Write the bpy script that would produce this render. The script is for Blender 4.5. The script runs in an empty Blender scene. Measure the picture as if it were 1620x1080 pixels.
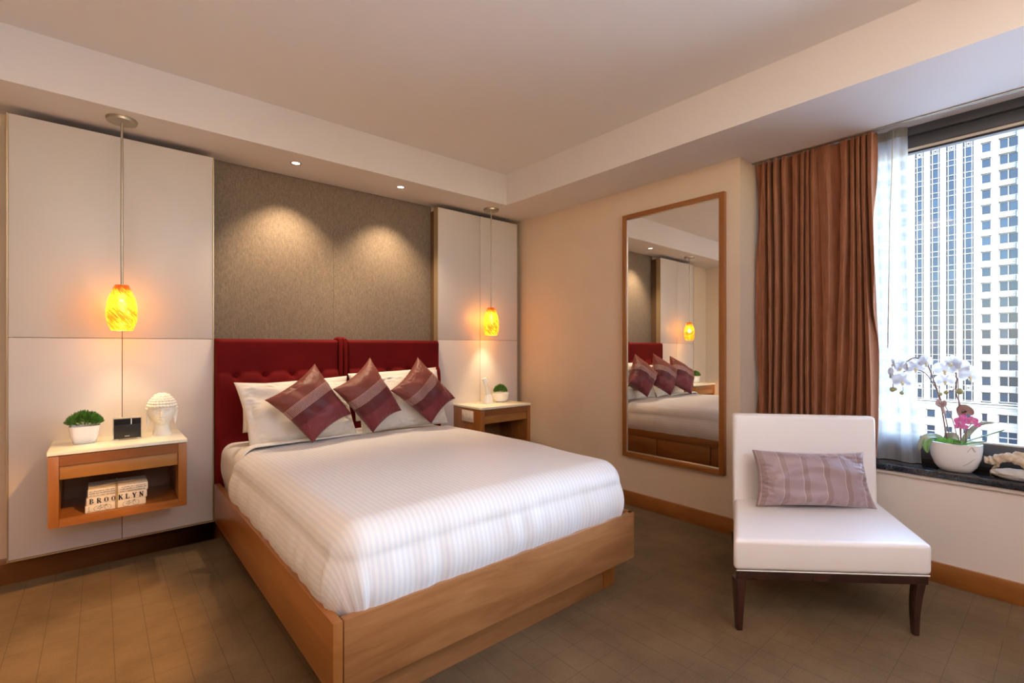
import bpy, bmesh, math, random
from mathutils import Matrix, Vector, noise
random.seed(7)
R = math.radians
scene = bpy.context.scene

# ---------------------------------------------------------------- camera
cd = bpy.data.cameras.new('camera'); cam = bpy.data.objects.new('camera', cd)
scene.collection.objects.link(cam); scene.camera = cam
cam.location = (0, 0, 1.22); cam.rotation_euler = (R(90), 0, R(-40.6))
cd.sensor_width = 36; cd.lens = 36 * 763 / 1620; cd.shift_y = 8.5 / 1620
cd.clip_start = 0.05; cd.clip_end = 1000

# ---------------------------------------------------------------- world, sun, area lights, exposure
vs = scene.view_settings
scene.display_settings.display_device = 'sRGB'
vs.view_transform = 'Standard'; vs.look = 'None'; vs.gamma = 1; vs.use_curve_mapping = False
vs.exposure = -0.04
w = bpy.data.worlds.new('World'); scene.world = w; w.use_nodes = True
nt = w.node_tree; nt.nodes.clear()
sky = nt.nodes.new('ShaderNodeTexSky'); sky.sky_type = 'NISHITA'; sky.sun_disc = False
sky.sun_elevation = R(48); sky.sun_rotation = R(-110); sky.air_density = 1.2; sky.dust_density = 1.0
bg = nt.nodes.new('ShaderNodeBackground'); bg.inputs[1].default_value = 3.7
wo = nt.nodes.new('ShaderNodeOutputWorld')
nt.links.new(sky.outputs[0], bg.inputs[0]); nt.links.new(bg.outputs[0], wo.inputs[0])

def light(name, kind, loc, power, color, rot=(0, 0, 0), **kw):
    l = bpy.data.lights.new(name, kind); l.energy = power; l.color = color
    for k, v in kw.items(): setattr(l, k, v)
    o = bpy.data.objects.new(name, l); scene.collection.objects.link(o)
    o.location = loc; o.rotation_euler = rot
    return o
# the sun stands behind this building and lights the facade across the street
d = Vector((1.0, 0.45, -1.0)).normalized()
sun = light('sun', 'SUN', (0, 0, 60), 2.6, (1.0, .96, .9), angle=R(.6))
sun.rotation_euler = d.to_track_quat('-Z', 'Y').to_euler()
# unseen spot added above the frame to warm the floor left of the bed
q_ = (Vector((-.72, 2.72, 0)) - Vector((1.0, 1.0, 2.68))).to_track_quat('-Z', 'Y').to_euler()
light('carpet_fill_spot', 'SPOT', (1.0, 1.0, 2.68), 440, (1.0, .52, .15), rot=q_, spot_size=R(37), spot_blend=.4, shadow_soft_size=.02)
# unseen area lights added as warm fill, behind and left of the camera
light('room_fill_light', 'AREA', (1.2, -0.9, 2.66), 16, (1.0, .82, .72), size=1.0)
light('left_fill_light', 'AREA', (-.35, 1.2, 2.66), 9, (1.0, .70, .46), size=.6)
# unseen upward area light, added behind the camera to brighten the ceiling
light('ceiling_fill_light', 'AREA', (0.3, -0.8, 1.4), 60, (1.0, .84, .78), rot=(R(180), 0, 0), size=.8)

# ---------------------------------------------------------------- materials
def mat(name, col, rough=.5, spec=.5, metal=0, sheen=0, sheen_tint=None, emit=None, estr=0, coat=0, trans=0, alpha=1):
    m = bpy.data.materials.new(name); m.use_nodes = True
    b = m.node_tree.nodes['Principled BSDF']
    b.inputs['Base Color'].default_value = (*col, 1)
    b.inputs['Roughness'].default_value = rough
    b.inputs['Specular IOR Level'].default_value = spec
    b.inputs['Metallic'].default_value = metal
    b.inputs['Sheen Weight'].default_value = sheen
    if sheen_tint: b.inputs['Sheen Tint'].default_value = (*sheen_tint, 1)
    if emit: b.inputs['Emission Color'].default_value = (*emit, 1); b.inputs['Emission Strength'].default_value = estr
    b.inputs['Coat Weight'].default_value = coat
    b.inputs['Transmission Weight'].default_value = trans
    return m
def N(m, t, **kw):
    n = m.node_tree.nodes.new(t)
    for k, v in kw.items(): setattr(n, k, v)
    return n
def L(m, a, b): m.node_tree.links.new(a, b)
def B(m): return m.node_tree.nodes['Principled BSDF']
def coords(m, scale=(1, 1, 1), kind='Object', rot=(0, 0, 0)):
    tc = N(m, 'ShaderNodeTexCoord'); mp = N(m, 'ShaderNodeMapping')
    mp.inputs['Scale'].default_value = scale; mp.inputs['Rotation'].default_value = rot
    L(m, tc.outputs[kind], mp.inputs[0]); return mp.outputs[0]
def ramp(m, fac, stops):
    r = N(m, 'ShaderNodeValToRGB'); cr = r.color_ramp
    while len(cr.elements) < len(stops): cr.elements.new(.5)
    for e, (p, c) in zip(cr.elements, stops): e.position = p; e.color = (*c, 1)
    L(m, fac, r.inputs[0]); return r.outputs[0]
def noisetex(m, vec, scale, detail=4, rough=.55, dist=0):
    n = N(m, 'ShaderNodeTexNoise'); n.inputs['Scale'].default_value = scale
    n.inputs['Detail'].default_value = detail; n.inputs['Roughness'].default_value = rough
    n.inputs['Distortion'].default_value = dist
    L(m, vec, n.inputs['Vector']); return n.outputs['Fac']
def bump(m, h, strength=.3, dist=.002):
    b = N(m, 'ShaderNodeBump'); b.inputs['Strength'].default_value = strength; b.inputs['Distance'].default_value = dist
    L(m, h, b.inputs['Height']); L(m, b.outputs[0], B(m).inputs['Normal']); return b
def mth(m, op, a, b=None):
    n = N(m, 'ShaderNodeMath', operation=op)
    for i, x in enumerate((a, b)):
        if x is None: continue
        if isinstance(x, (int, float)): n.inputs[i].default_value = x
        else: L(m, x, n.inputs[i])
    return n.outputs[0]
def noisy(name, c1, c2, scale, rough=.6, bs=.1, bd=.001, vec=(1, 1, 1), **kw):
    m = mat(name, c1, rough, **kw)
    v = coords(m, vec); f = noisetex(m, v, scale)
    L(m, ramp(m, f, [(.3, c1), (.7, c2)]), B(m).inputs['Base Color'])
    if bs: bump(m, f, bs, bd)
    return m
def wood(name, c1, c2, c3, axis='X', rough=.32, s=1.0, coat=.25):
    m = mat(name, c1, rough, coat=coat); B(m).inputs['Coat Roughness'].default_value = .15
    sc = {'X': (.9, 7, 7), 'Y': (7, .9, 7), 'Z': (7, 7, .9)}[axis]
    v = coords(m, tuple(a * s for a in sc))
    f = noisetex(m, v, 1.3, 6, .55, .9)
    v2 = coords(m, tuple(a * 9 * s for a in sc)); g = noisetex(m, v2, 2.0, 3)
    mx = mth(m, 'ADD', mth(m, 'MULTIPLY', f, .85), mth(m, 'MULTIPLY', g, .15))
    L(m, ramp(m, mx, [(.30, c1), (.5, c2), (.72, c3)]), B(m).inputs['Base Color'])
    bump(m, g, .05, .0005); return m

M = {}
M['wall'] = noisy('cream_wall_paint', (.70, .545, .395), (.73, .575, .42), 3, .75, .04, .001)
M['window_wall'] = noisy('pale_wall_paint', (.74, .67, .60), (.77, .70, .63), 3, .75, .04, .001)
M['ceiling'] = noisy('ceiling_paint', (.79, .75, .72), (.81, .77, .74), 2, .8, .03, .001)
M['soffit'] = noisy('soffit_paint', (.73, .675, .65), (.75, .695, .67), 2, .8, .03, .001)
M['panel'] = noisy('white_lacquer_panel', (.655, .578, .530), (.675, .598, .55), 1.5, .38, .0)
M['edge'] = mat('brass_panel_edge', (.55, .42, .25), .35, metal=.6)
M['dark_edge'] = mat('dark_gap', (.035, .022, .012), .8)
M['seam'] = mat('brown_backing_board', (.16, .09, .045), .6)
M['wood_x'] = wood('cherry_wood_x', (.235, .075, .014), (.31, .108, .022), (.385, .15, .036), 'X')
M['wood_y'] = wood('cherry_wood_y', (.235, .075, .014), (.31, .108, .022), (.385, .15, .036), 'Y')
M['wood_z'] = wood('cherry_wood_z', (.235, .075, .014), (.31, .108, .022), (.385, .15, .036), 'Z')
M['rail_x'] = wood('bed_wood_x', (.22, .085, .024), (.34, .145, .048), (.46, .22, .085), 'X', s=1.3)
M['dark_wood_x'] = wood('dark_cherry_x', (.20, .065, .016), (.25, .085, .022), (.31, .115, .034), 'X')
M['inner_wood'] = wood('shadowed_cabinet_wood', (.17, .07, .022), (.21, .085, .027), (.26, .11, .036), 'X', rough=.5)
M['drawer_wood'] = wood('drawer_wood', (.30, .12, .025), (.37, .155, .035), (.43, .19, .048), 'X')
M['stone_top'] = noisy('cream_stone_top', (.80, .72, .55), (.84, .77, .61), 8, .18, 0, coat=.3)
M['velvet'] = noisy('red_velvet', (.095, .002, .003), (.150, .004, .005), 4, .75, .15, .003, sheen=.12, sheen_tint=(.9, .10, .07))
M['linen'] = mat('white_linen', (.78, .74, .68), .75, sheen=.1)
_v = coords(M['linen'], (1, 1, 1)); bump(M['linen'], noisetex(M['linen'], _v, 9, 3), .25, .01)
M['sheet'] = mat('grey_white_sheet', (.72, .70, .70), .7)
_v = coords(M['sheet'], (1, 1, 1)); bump(M['sheet'], noisetex(M['sheet'], _v, 7, 3), .3, .01)
M['black'] = mat('black_plastic', (.012, .010, .009), .35)
M['gloss_black'] = mat('gloss_black', (.006, .006, .008), .08)
M['silver'] = mat('silver_trim', (.62, .58, .52), .3, metal=.9)
M['nickel'] = noisy('brushed_nickel', (.42, .36, .28), (.5, .43, .34), 30, .35, .05, .0005, vec=(1, 1, 8), metal=.9)
M['ceramic'] = mat('white_ceramic', (.86, .84, .82), .15, coat=.3)
M['plaster'] = noisy('cream_plaster', (.80, .74, .66), (.84, .79, .71), 20, .5, .1, .002)
M['leaf'] = noisy('dark_green_leaf', (.035, .10, .012), (.12, .28, .04), 60, .45, 0)
M['orchid_leaf'] = noisy('orchid_leaf', (.10, .28, .08), (.22, .42, .16), 12, .35, .05, .002)
M['grey_leaf'] = noisy('grey_green_leaf', (.30, .38, .30), (.42, .48, .38), 12, .4, .05, .002)
M['moss'] = noisy('bright_green_moss', (.16, .55, .08), (.34, .78, .18), 90, .7, .5, .004)
M['soil'] = noisy('dark_soil', (.03, .02, .012), (.06, .04, .025), 60, .9, .5, .004)
M['stem'] = noisy('purple_brown_stem', (.17, .08, .075), (.26, .13, .11), 40, .5, 0)
M['bud'] = noisy('green_bud', (.34, .36, .16), (.45, .46, .26), 30, .5, 0)
M['bow'] = mat('mauve_ribbon', (.45, .33, .34), .6)
M['bract'] = mat('mauve_bract', (.30, .19, .17), .6)
M['granite'] = noisy('black_granite', (.012, .015, .024), (.018, .022, .034), 90, .10, 0, coat=.4)
M['frame'] = mat('dark_window_frame', (.085, .088, .10), .4, metal=.3)
M['frame_dark'] = mat('black_gasket', (.02, .015, .018), .4)
M['cream_bead'] = mat('cream_bead', (.68, .62, .56), .5)
M['dark_leg'] = wood('espresso_wood', (.022, .008, .006), (.035, .012, .009), (.055, .02, .014), 'Z', rough=.25, coat=.4)
M['twine'] = noisy('jute_twine', (.35, .24, .11), (.45, .32, .16), 80, .8, .2, .001)
M['ink'] = mat('black_ink', (.02, .016, .014), .7)
M['chrome'] = mat('chrome', (.8, .8, .8), .15, metal=1)
M['stone'] = noisy('pale_stone', (.48, .46, .42), (.66, .64, .60), 14, .8, .5, .01)
M['driftwood'] = noisy('driftwood', (.50, .38, .26), (.72, .60, .46), 12, .75, .6, .01, vec=(1, 3, 3))
M['plate'] = mat('cream_switch_plate', (.80, .70, .60), .4)
M['lens'] = mat('lit_lens', (1, 1, 1), .5, emit=(1, .93, .8), estr=14)
M['bulb'] = mat('lit_bulb', (1, 1, 1), .5, emit=(1, .72, .35), estr=9)
M['clock_bar'] = mat('lit_dial_bar', (1, 1, 1), .5, emit=(1, .9, .6), estr=.8)

m = M['fabric'] = mat('grey_brown_woven_wallcovering', (.2, .16, .11), .85, sheen=.05)
v = coords(m, (260, 260, 40)); n1 = noisetex(m, v, 1, 2)
v = coords(m, (40, 40, 320)); n2 = noisetex(m, v, 1, 2)
s_ = mth(m, 'ADD', mth(m, 'MULTIPLY', n1, .5), mth(m, 'MULTIPLY', n2, .5))
L(m, ramp(m, s_, [(.35, (.150, .108, .072)), (.65, (.285, .215, .155))]), B(m).inputs['Base Color'])
bump(m, s_, .5, .002)

m = M['carpet'] = mat('brown_carpet_with_scored_grid', (.2, .15, .09), .95, spec=.1, sheen=.15, sheen_tint=(.8, .65, .45))
geo = N(m, 'ShaderNodeNewGeometry'); sx = N(m, 'ShaderNodeSeparateXYZ'); L(m, geo.outputs['Position'], sx.inputs[0])
def line(val, period, off, width):
    a = mth(m, 'FRACT', mth(m, 'DIVIDE', mth(m, 'ADD', val, off), period))
    a = mth(m, 'ABSOLUTE', mth(m, 'SUBTRACT', a, .5))
    return mth(m, 'LESS_THAN', a, width / period / 2)
wn = N(m, 'ShaderNodeTexNoise'); wn.inputs['Scale'].default_value = 2.2; L(m, geo.outputs['Position'], wn.inputs['Vector'])
mk = mth(m, 'GREATER_THAN', wn.outputs['Fac'], .44)
wn2 = N(m, 'ShaderNodeTexNoise'); wn2.inputs['Scale'].default_value = 3.1; L(m, geo.outputs['Position'], wn2.inputs['Vector'])
mk2 = mth(m, 'GREATER_THAN', wn2.outputs['Fac'], .50)
l1 = line(sx.outputs[0], .110, 10.018, .0040)
l2 = mth(m, 'MULTIPLY', line(sx.outputs[1], .127, 10.03, .003), mk)
l3 = mth(m, 'MULTIPLY', line(sx.outputs[1], .0508, 10.0, .0022), mk2)
lines = mth(m, 'MAXIMUM', l1, mth(m, 'MAXIMUM', l2, mth(m, 'MULTIPLY', l3, .45)))
fn = noisetex(m, geo.outputs['Position'], 260, 3, .6); bn = noisetex(m, geo.outputs['Position'], 2.6, 4, .6)
col = ramp(m, mth(m, 'ADD', mth(m, 'MULTIPLY', fn, .4), mth(m, 'MULTIPLY', bn, .6)), [(.32, (.100, .062, .030)), (.68, (.225, .145, .073))])
mx = N(m, 'ShaderNodeMix', data_type='RGBA'); L(m, mth(m, 'MULTIPLY', lines, .38), mx.inputs[0]); L(m, col, mx.inputs[6]); mx.inputs[7].default_value = (.05, .032, .018, 1)
L(m, mx.outputs[2], B(m).inputs['Base Color'])
bump(m, mth(m, 'SUBTRACT', fn, mth(m, 'MULTIPLY', lines, .9)), .7, .004)

m = M['velour'] = mat('rust_velour', (.24, .08, .035), .8, sheen=.9, sheen_tint=(.95, .52, .32))
v = coords(m, (1, 1, .25)); f = noisetex(m, v, 26, 4, .65)
L(m, ramp(m, f, [(.3, (.20, .062, .022)), (.7, (.36, .132, .058))]), B(m).inputs['Base Color']); bump(m, f, .2, .003)

def uvnode(m):
    u = N(m, 'ShaderNodeUVMap'); s = N(m, 'ShaderNodeSeparateXYZ'); L(m, u.outputs[0], s.inputs[0]); return u.outputs[0], s.outputs[0], s.outputs[1]
# duvet: tone on tone satin stripes
m = M['duvet'] = mat('white_satin_stripe', (.84, .82, .80), .5, sheen=.1)
uv, U, V = uvnode(m)
st = mth(m, 'LESS_THAN', mth(m, 'FRACT', mth(m, 'DIVIDE', mth(m, 'ADD', U, 5.0), .0215)), .5)
cx = N(m, 'ShaderNodeMix', data_type='RGBA'); L(m, st, cx.inputs[0]); cx.inputs[6].default_value = (.84, .81, .79, 1); cx.inputs[7].default_value = (.765, .75, .755, 1)
L(m, cx.outputs[2], B(m).inputs['Base Color'])
L(m, mth(m, 'ADD', .42, mth(m, 'MULTIPLY', st, .15)), B(m).inputs['Roughness'])
v = coords(m); f = noisetex(m, v, 5, 3, .5)
bump(m, mth(m, 'ADD', f, mth(m, 'MULTIPLY', st, .01)), .18, .02)

# silk cushions: plain satin, band of fine pin stripes, then pleats
m = M['silk'] = mat('burgundy_silk', (.2, .04, .04), .46, spec=.35, sheen=.14, sheen_tint=(1, .5, .45))
B(m).inputs['Anisotropic'].default_value = .5
uv, U, V = uvnode(m)
base = ramp(m, V, [(0, (.165, .026, .036)), (.30, (.165, .026, .038)), (.34, (.105, .013, .020)), (.62, (.085, .012, .016)), (.67, (.175, .042, .032)), (1, (.20, .052, .036))])
pin = mth(m, 'LESS_THAN', mth(m, 'FRACT', mth(m, 'MULTIPLY', V, 55)), .34)
inb = mth(m, 'MULTIPLY', mth(m, 'GREATER_THAN', V, .50), mth(m, 'LESS_THAN', V, .665))
thr = mth(m, 'LESS_THAN', mth(m, 'FRACT', mth(m, 'MULTIPLY', U, 70)), .75)
pb = mth(m, 'MULTIPLY', mth(m, 'MULTIPLY', pin, inb), thr)
cx = N(m, 'ShaderNodeMix', data_type='RGBA'); L(m, mth(m, 'MULTIPLY', pb, .95), cx.inputs[0]); L(m, base, cx.inputs[6]); cx.inputs[7].default_value = (.80, .55, .50, 1)
L(m, cx.outputs[2], B(m).inputs['Base Color'])
v = coords(m); f = noisetex(m, v, 11, 4, .55, .6)
bump(m, f, .25, .015)

m = M['mauve_silk'] = mat('mauve_satin_stripe', (.3, .2, .2), .33, sheen=.4, sheen_tint=(1, .85, .9))
uv, U, V = uvnode(m)
fr = mth(m, 'FRACT', mth(m, 'MULTIPLY', mth(m, 'ADD', U, -.02), 5.6))
band = mth(m, 'LESS_THAN', fr, .26); thread = mth(m, 'LESS_THAN', mth(m, 'ABSOLUTE', mth(m, 'SUBTRACT', fr, .985)), .010)
cx = N(m, 'ShaderNodeMix', data_type='RGBA'); L(m, band, cx.inputs[0]); cx.inputs[6].default_value = (.36, .26, .27, 1); cx.inputs[7].default_value = (.29, .195, .190, 1)
cy = N(m, 'ShaderNodeMix', data_type='RGBA'); L(m, mth(m, 'MULTIPLY', thread, .7), cy.inputs[0]); L(m, cx.outputs[2], cy.inputs[6]); cy.inputs[7].default_value = (.7, .6, .55, 1)
L(m, cy.outputs[2], B(m).inputs['Base Color'])
v = coords(m); bump(m, noisetex(m, v, 9, 4, .5, .5), .35, .018)

m = M['leather'] = mat('white_leatherette', (.90, .86, .83), .34, coat=.25)
B(m).inputs['Coat Roughness'].default_value = .3
v = coords(m); bump(m, noisetex(m, v, 5, 3, .5), .12, .02)

# marbled amber art glass: gives off light
for k_ in ('velvet',): B(M[k_]).inputs['Specular IOR Level'].default_value = .12
m = M['amber'] = mat('amber_art_glass', (.5, .2, .03), .2, coat=.4)
tc = N(m, 'ShaderNodeTexCoord'); sp = N(m, 'ShaderNodeSeparateXYZ'); L(m, tc.outputs['Object'], sp.inputs[0])
at2 = N(m, 'ShaderNodeMath', operation='ARCTAN2'); L(m, sp.outputs[1], at2.inputs[0]); L(m, sp.outputs[0], at2.inputs[1])
cb = N(m, 'ShaderNodeCombineXYZ')
tw = mth(m, 'ADD', mth(m, 'MULTIPLY', at2.outputs[0], .065), mth(m, 'MULTIPLY', sp.outputs[2], 1.0))
L(m, mth(m, 'MULTIPLY', tw, 3.0), cb.inputs[0]); L(m, mth(m, 'MULTIPLY', sp.outputs[2], .8), cb.inputs[1])
f = noisetex(m, cb.outputs[0], 32, 5, .65, 1.0)
ztop = N(m, 'ShaderNodeMapRange'); L(m, sp.outputs[2], ztop.inputs[0]); ztop.inputs[1].default_value = -.155; ztop.inputs[2].default_value = 0
ends = ramp(m, ztop.outputs[0], [(0, (.10, .10, .10)), (.25, (.02, .02, .02)), (.62, (0, 0, 0)), (.80, (.10, .10, .10)), (1, (.33, .33, .33))])
L(m, ramp(m, mth(m, 'SUBTRACT', f, ends), [(.27, (.06, .003, .001)), (.38, (.36, .045, .003)), (.47, (.72, .24, .012)), (.60, (1.0, .45, .024))]), B(m).inputs['Emission Color'])
B(m).inputs['Emission Strength'].default_value = 3.6

o_ = next(n for n in m.node_tree.nodes if n.type == 'OUTPUT_MATERIAL'); tr_ = N(m, 'ShaderNodeBsdfTransparent'); tr_.inputs[0].default_value = (1, .86, .45, 1)
mx = N(m, 'ShaderNodeMixShader'); mx.inputs[0].default_value = .40; L(m, B(m).outputs[0], mx.inputs[1]); L(m, tr_.outputs[0], mx.inputs[2]); L(m, mx.outputs[0], o_.inputs['Surface'])

m = M['mirror'] = mat('mirror_glass', (.88, .89, .88), .0, metal=1)

# thin window glass
m = M['glass'] = bpy.data.materials.new('window_glass'); m.use_nodes = True; m.node_tree.nodes.clear()
o = N(m, 'ShaderNodeOutputMaterial'); t = N(m, 'ShaderNodeBsdfTransparent'); t.inputs[0].default_value = (.95, .97, .98, 1)
g = N(m, 'ShaderNodeBsdfGlossy'); g.inputs['Roughness'].default_value = .01; g.inputs[0].default_value = (.6, .6, .6, 1)
fr = N(m, 'ShaderNodeFresnel'); fr.inputs[0].default_value = 1.3; mx = N(m, 'ShaderNodeMixShader')
L(m, fr.outputs[0], mx.inputs[0]); L(m, t.outputs[0], mx.inputs[1]); L(m, g.outputs[0], mx.inputs[2]); L(m, mx.outputs[0], o.inputs[0])

def sheer_mat(name, tr, col):
    m = bpy.data.materials.new(name); m.use_nodes = True; m.node_tree.nodes.clear()
    o = N(m, 'ShaderNodeOutputMaterial'); t = N(m, 'ShaderNodeBsdfTransparent')
    d1 = N(m, 'ShaderNodeBsdfDiffuse'); d1.inputs[0].default_value = (*col, 1)
    d2 = N(m, 'ShaderNodeBsdfTranslucent'); d2.inputs[0].default_value = (*col, 1)
    a = N(m, 'ShaderNodeMixShader'); a.inputs[0].default_value = .6; L(m, d1.outputs[0], a.inputs[1]); L(m, d2.outputs[0], a.inputs[2])
    b = N(m, 'ShaderNodeMixShader'); b.inputs[0].default_value = 1 - tr; L(m, t.outputs[0], b.inputs[1]); L(m, a.outputs[0], b.inputs[2])
    L(m, b.outputs[0], o.inputs[0]); return m
M['sheer'] = sheer_mat('white_voile', .20, (.60, .60, .61))
M['sheer_tape'] = sheer_mat('cream_header_tape', .05, (.45, .40, .31))
M['petal'] = sheer_mat('white_petal', .0, (.72, .70, .73))
M['pink_petal'] = noisy('pink_petal', (.60, .08, .36), (.85, .32, .60), 90, .5, 0)
M['lip'] = mat('yellow_orchid_lip', (.80, .76, .52), .5)
M['pink_lip'] = mat('pale_pink_lip', (.85, .5, .65), .5)

# far facade
m = M['facade'] = mat('white_facade_stone', (.80, .79, .79), .7)
geo = N(m, 'ShaderNodeNewGeometry'); sx = N(m, 'ShaderNodeSeparateXYZ'); L(m, geo.outputs['Position'], sx.inputs[0])
a = mth(m, 'FRACT', mth(m, 'DIVIDE', mth(m, 'ADD', sx.outputs[2], 100.3), 1.139)); j = mth(m, 'LESS_THAN', a, .07)
cx = N(m, 'ShaderNodeMix', data_type='RGBA'); L(m, j, cx.inputs[0]); cx.inputs[6].default_value = (.120, .114, .106, 1); cx.inputs[7].default_value = (.066, .065, .064, 1)
L(m, cx.outputs[2], B(m).inputs['Base Color'])
M['facade_frame'] = mat('white_window_frame', (.15, .14, .125), .5)
m = M['pane'] = mat('blue_coated_glass', (.10, .15, .24), .04, spec=.16)
B(m).inputs['Specular Tint'].default_value = (.75, .88, 1, 1)
oi = N(m, 'ShaderNodeObjectInfo')
L(m, ramp(m, oi.outputs['Random'], [(0, (.004, .008, .016)), (.6, (.006, .012, .024)), (1, (.010, .020, .036))]), B(m).inputs['Base Color'])
M['vent'] = mat('grey_vent', (.22, .2, .2), .8)
M['blue_glass'] = mat('blue_corner_glass', (.03, .07, .12), .05, spec=.5)
M['street'] = mat('pale_paving', (.50, .50, .50), .9)

# ---------------------------------------------------------------- geometry helpers
class G:
    def __init__(s): s.v = []; s.f = []; s.uv = {}
    def hexa(s, c):
        b = len(s.v); s.v += [tuple(p) for p in c]
        for q in ((0, 3, 2, 1), (4, 5, 6, 7), (0, 1, 5, 4), (1, 2, 6, 5), (2, 3, 7, 6), (3, 0, 4, 7)): s.f.append(tuple(b + i for i in q))
        return s
    def box(s, x0, x1, y0, y1, z0, z1):
        return s.hexa([(x0, y0, z0), (x1, y0, z0), (x1, y1, z0), (x0, y1, z0), (x0, y0, z1), (x1, y0, z1), (x1, y1, z1), (x0, y1, z1)])
    def lathe(s, prof, c, seg=32, sx=1, sy=1, cap=True):
        b = len(s.v); n = len(prof)
        for r, z in prof:
            for k in range(seg):
                a = 2 * math.pi * k / seg; s.v.append((c[0] + r * sx * math.cos(a), c[1] + r * sy * math.sin(a), c[2] + z))
        for i in range(n - 1):
            for k in range(seg):
                k2 = (k + 1) % seg; s.f.append((b + i * seg + k, b + i * seg + k2, b + (i + 1) * seg + k2, b + (i + 1) * seg + k))
        if cap:
            s.f.append(tuple(b + k for k in reversed(range(seg)))); s.f.append(tuple(b + (n - 1) * seg + k for k in range(seg)))
        return s
    def tube(s, path, r, seg=8, ends=True):
        P = [Vector(p) for p in path]; b = len(s.v); n = len(P)
        rr = r if isinstance(r, (list, tuple)) else [r] * n
        up = Vector((0, 0, 1)); t0 = (P[1] - P[0]).normalized()
        if abs(t0.dot(up)) > .9: up = Vector((0, 1, 0))
        nrm = t0.cross(up).normalized()
        for i, p in enumerate(P):
            t = (P[min(i + 1, n - 1)] - P[max(i - 1, 0)]).normalized()
            nrm = (nrm - t * nrm.dot(t)).normalized(); bi = t.cross(nrm)
            for k in range(seg):
                a = 2 * math.pi * k / seg; s.v.append(tuple(p + (nrm * math.cos(a) + bi * math.sin(a)) * rr[i]))
        for i in range(n - 1):
            for k in range(seg):
                k2 = (k + 1) % seg; s.f.append((b + i * seg + k, b + (i + 1) * seg + k, b + (i + 1) * seg + k2, b + i * seg + k2))
        if ends:
            s.f.append(tuple(b + k for k in range(seg))); s.f.append(tuple(b + (n - 1) * seg + k for k in reversed(range(seg))))
        return s
    def ell(s, c, r, seg=16, rings=10, fn=None):
        b = len(s.v); c = Vector(c)
        for i in range(rings + 1):
            th = math.pi * i / rings
            for k in range(seg):
                a = 2 * math.pi * k / seg; dvec = Vector((math.sin(th) * math.cos(a), math.sin(th) * math.sin(a), math.cos(th)))
                p = Vector((dvec.x * r[0], dvec.y * r[1], dvec.z * r[2]))
                if fn: p = fn(p, dvec)
                s.v.append(tuple(c + p))
        for i in range(rings):
            for k in range(seg):
                k2 = (k + 1) % seg; s.f.append((b + i * seg + k, b + (i + 1) * seg + k, b + (i + 1) * seg + k2, b + i * seg + k2))
        return s
    def grid(s, fn, nu, nv, uvfn=None, flip=False):
        b = len(s.v)
        for j in range(nv + 1):
            for i in range(nu + 1):
                s.v.append(tuple(fn(i / nu, j / nv)))
                if uvfn: s.uv[len(s.v) - 1] = uvfn(i / nu, j / nv)
        for j in range(nv):
            for i in range(nu):
                q = (b + j * (nu + 1) + i, b + j * (nu + 1) + i + 1, b + (j + 1) * (nu + 1) + i + 1, b + (j + 1) * (nu + 1) + i)
                s.f.append(q[::-1] if flip else q)
        return s

def inv_of(root):
    while root.parent: root = root.parent
    return (Matrix.Translation(root.location) @ root.rotation_euler.to_matrix().to_4x4()).inverted()
def build(name, g, m, parent=None, bevel=0, seg=2, smooth=True, angle=35, local=False, mods=None, doubles=True):
    me = bpy.data.meshes.new(name); me.from_pydata(g.v, [], g.f)
    if g.uv:
        ul = me.uv_layers.new(name='UVMap')
        for lp in me.loops: ul.data[lp.index].uv = g.uv.get(lp.vertex_index, (0, 0))
    bm = bmesh.new(); bm.from_mesh(me)
    if doubles: bmesh.ops.remove_doubles(bm, verts=bm.verts, dist=1e-5)
    bmesh.ops.recalc_face_normals(bm, faces=bm.faces)
    if bevel:
        ed = [e for e in bm.edges if len(e.link_faces) == 2 and e.calc_face_angle(0) > R(30)]
        bmesh.ops.bevel(bm, geom=ed, offset=bevel, segments=seg, profile=.5, affect='EDGES', clamp_overlap=True)
    if smooth:
        for f in bm.faces: f.smooth = True
        for e in bm.edges:
            if len(e.link_faces) == 2 and e.calc_face_angle(0) > R(angle): e.smooth = False
    if parent is not None and not local: bmesh.ops.transform(bm, matrix=inv_of(parent), verts=bm.verts)
    bm.to_mesh(me); bm.free()
    o = bpy.data.objects.new(name, me); scene.collection.objects.link(o)
    if m: me.materials.append(m)
    if parent is not None: o.parent = parent
    return o
def tag(o, label=None, cat=None, group=None, kind=None):
    if label: o['label'] = label
    if cat: o['category'] = cat
    if group: o['group'] = group
    if kind: o['kind'] = kind
    return o
def thing(name, label, cat, loc=(0, 0, 0), rz=0, group=None):
    o = bpy.data.objects.new(name, None); scene.collection.objects.link(o)
    o.location = loc; o.rotation_euler = (0, 0, rz); o.empty_display_size = .1
    return tag(o, label, cat, group)
def struct(name, g, m, label=None, **kw):
    o = build(name, g, m, **kw); o['kind'] = 'structure'
    if label: o['label'] = label; o['category'] = name.split('_')[0]
    return o
def solo(name, g, m, label, cat, loc, group=None, **kw):
    """a thing that is one mesh, its origin at its base"""
    g.v = [(a - loc[0], b - loc[1], c - loc[2]) for a, b, c in g.v]
    o = build(name, g, m, **kw); o.location = loc; return tag(o, label, cat, group)

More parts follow.
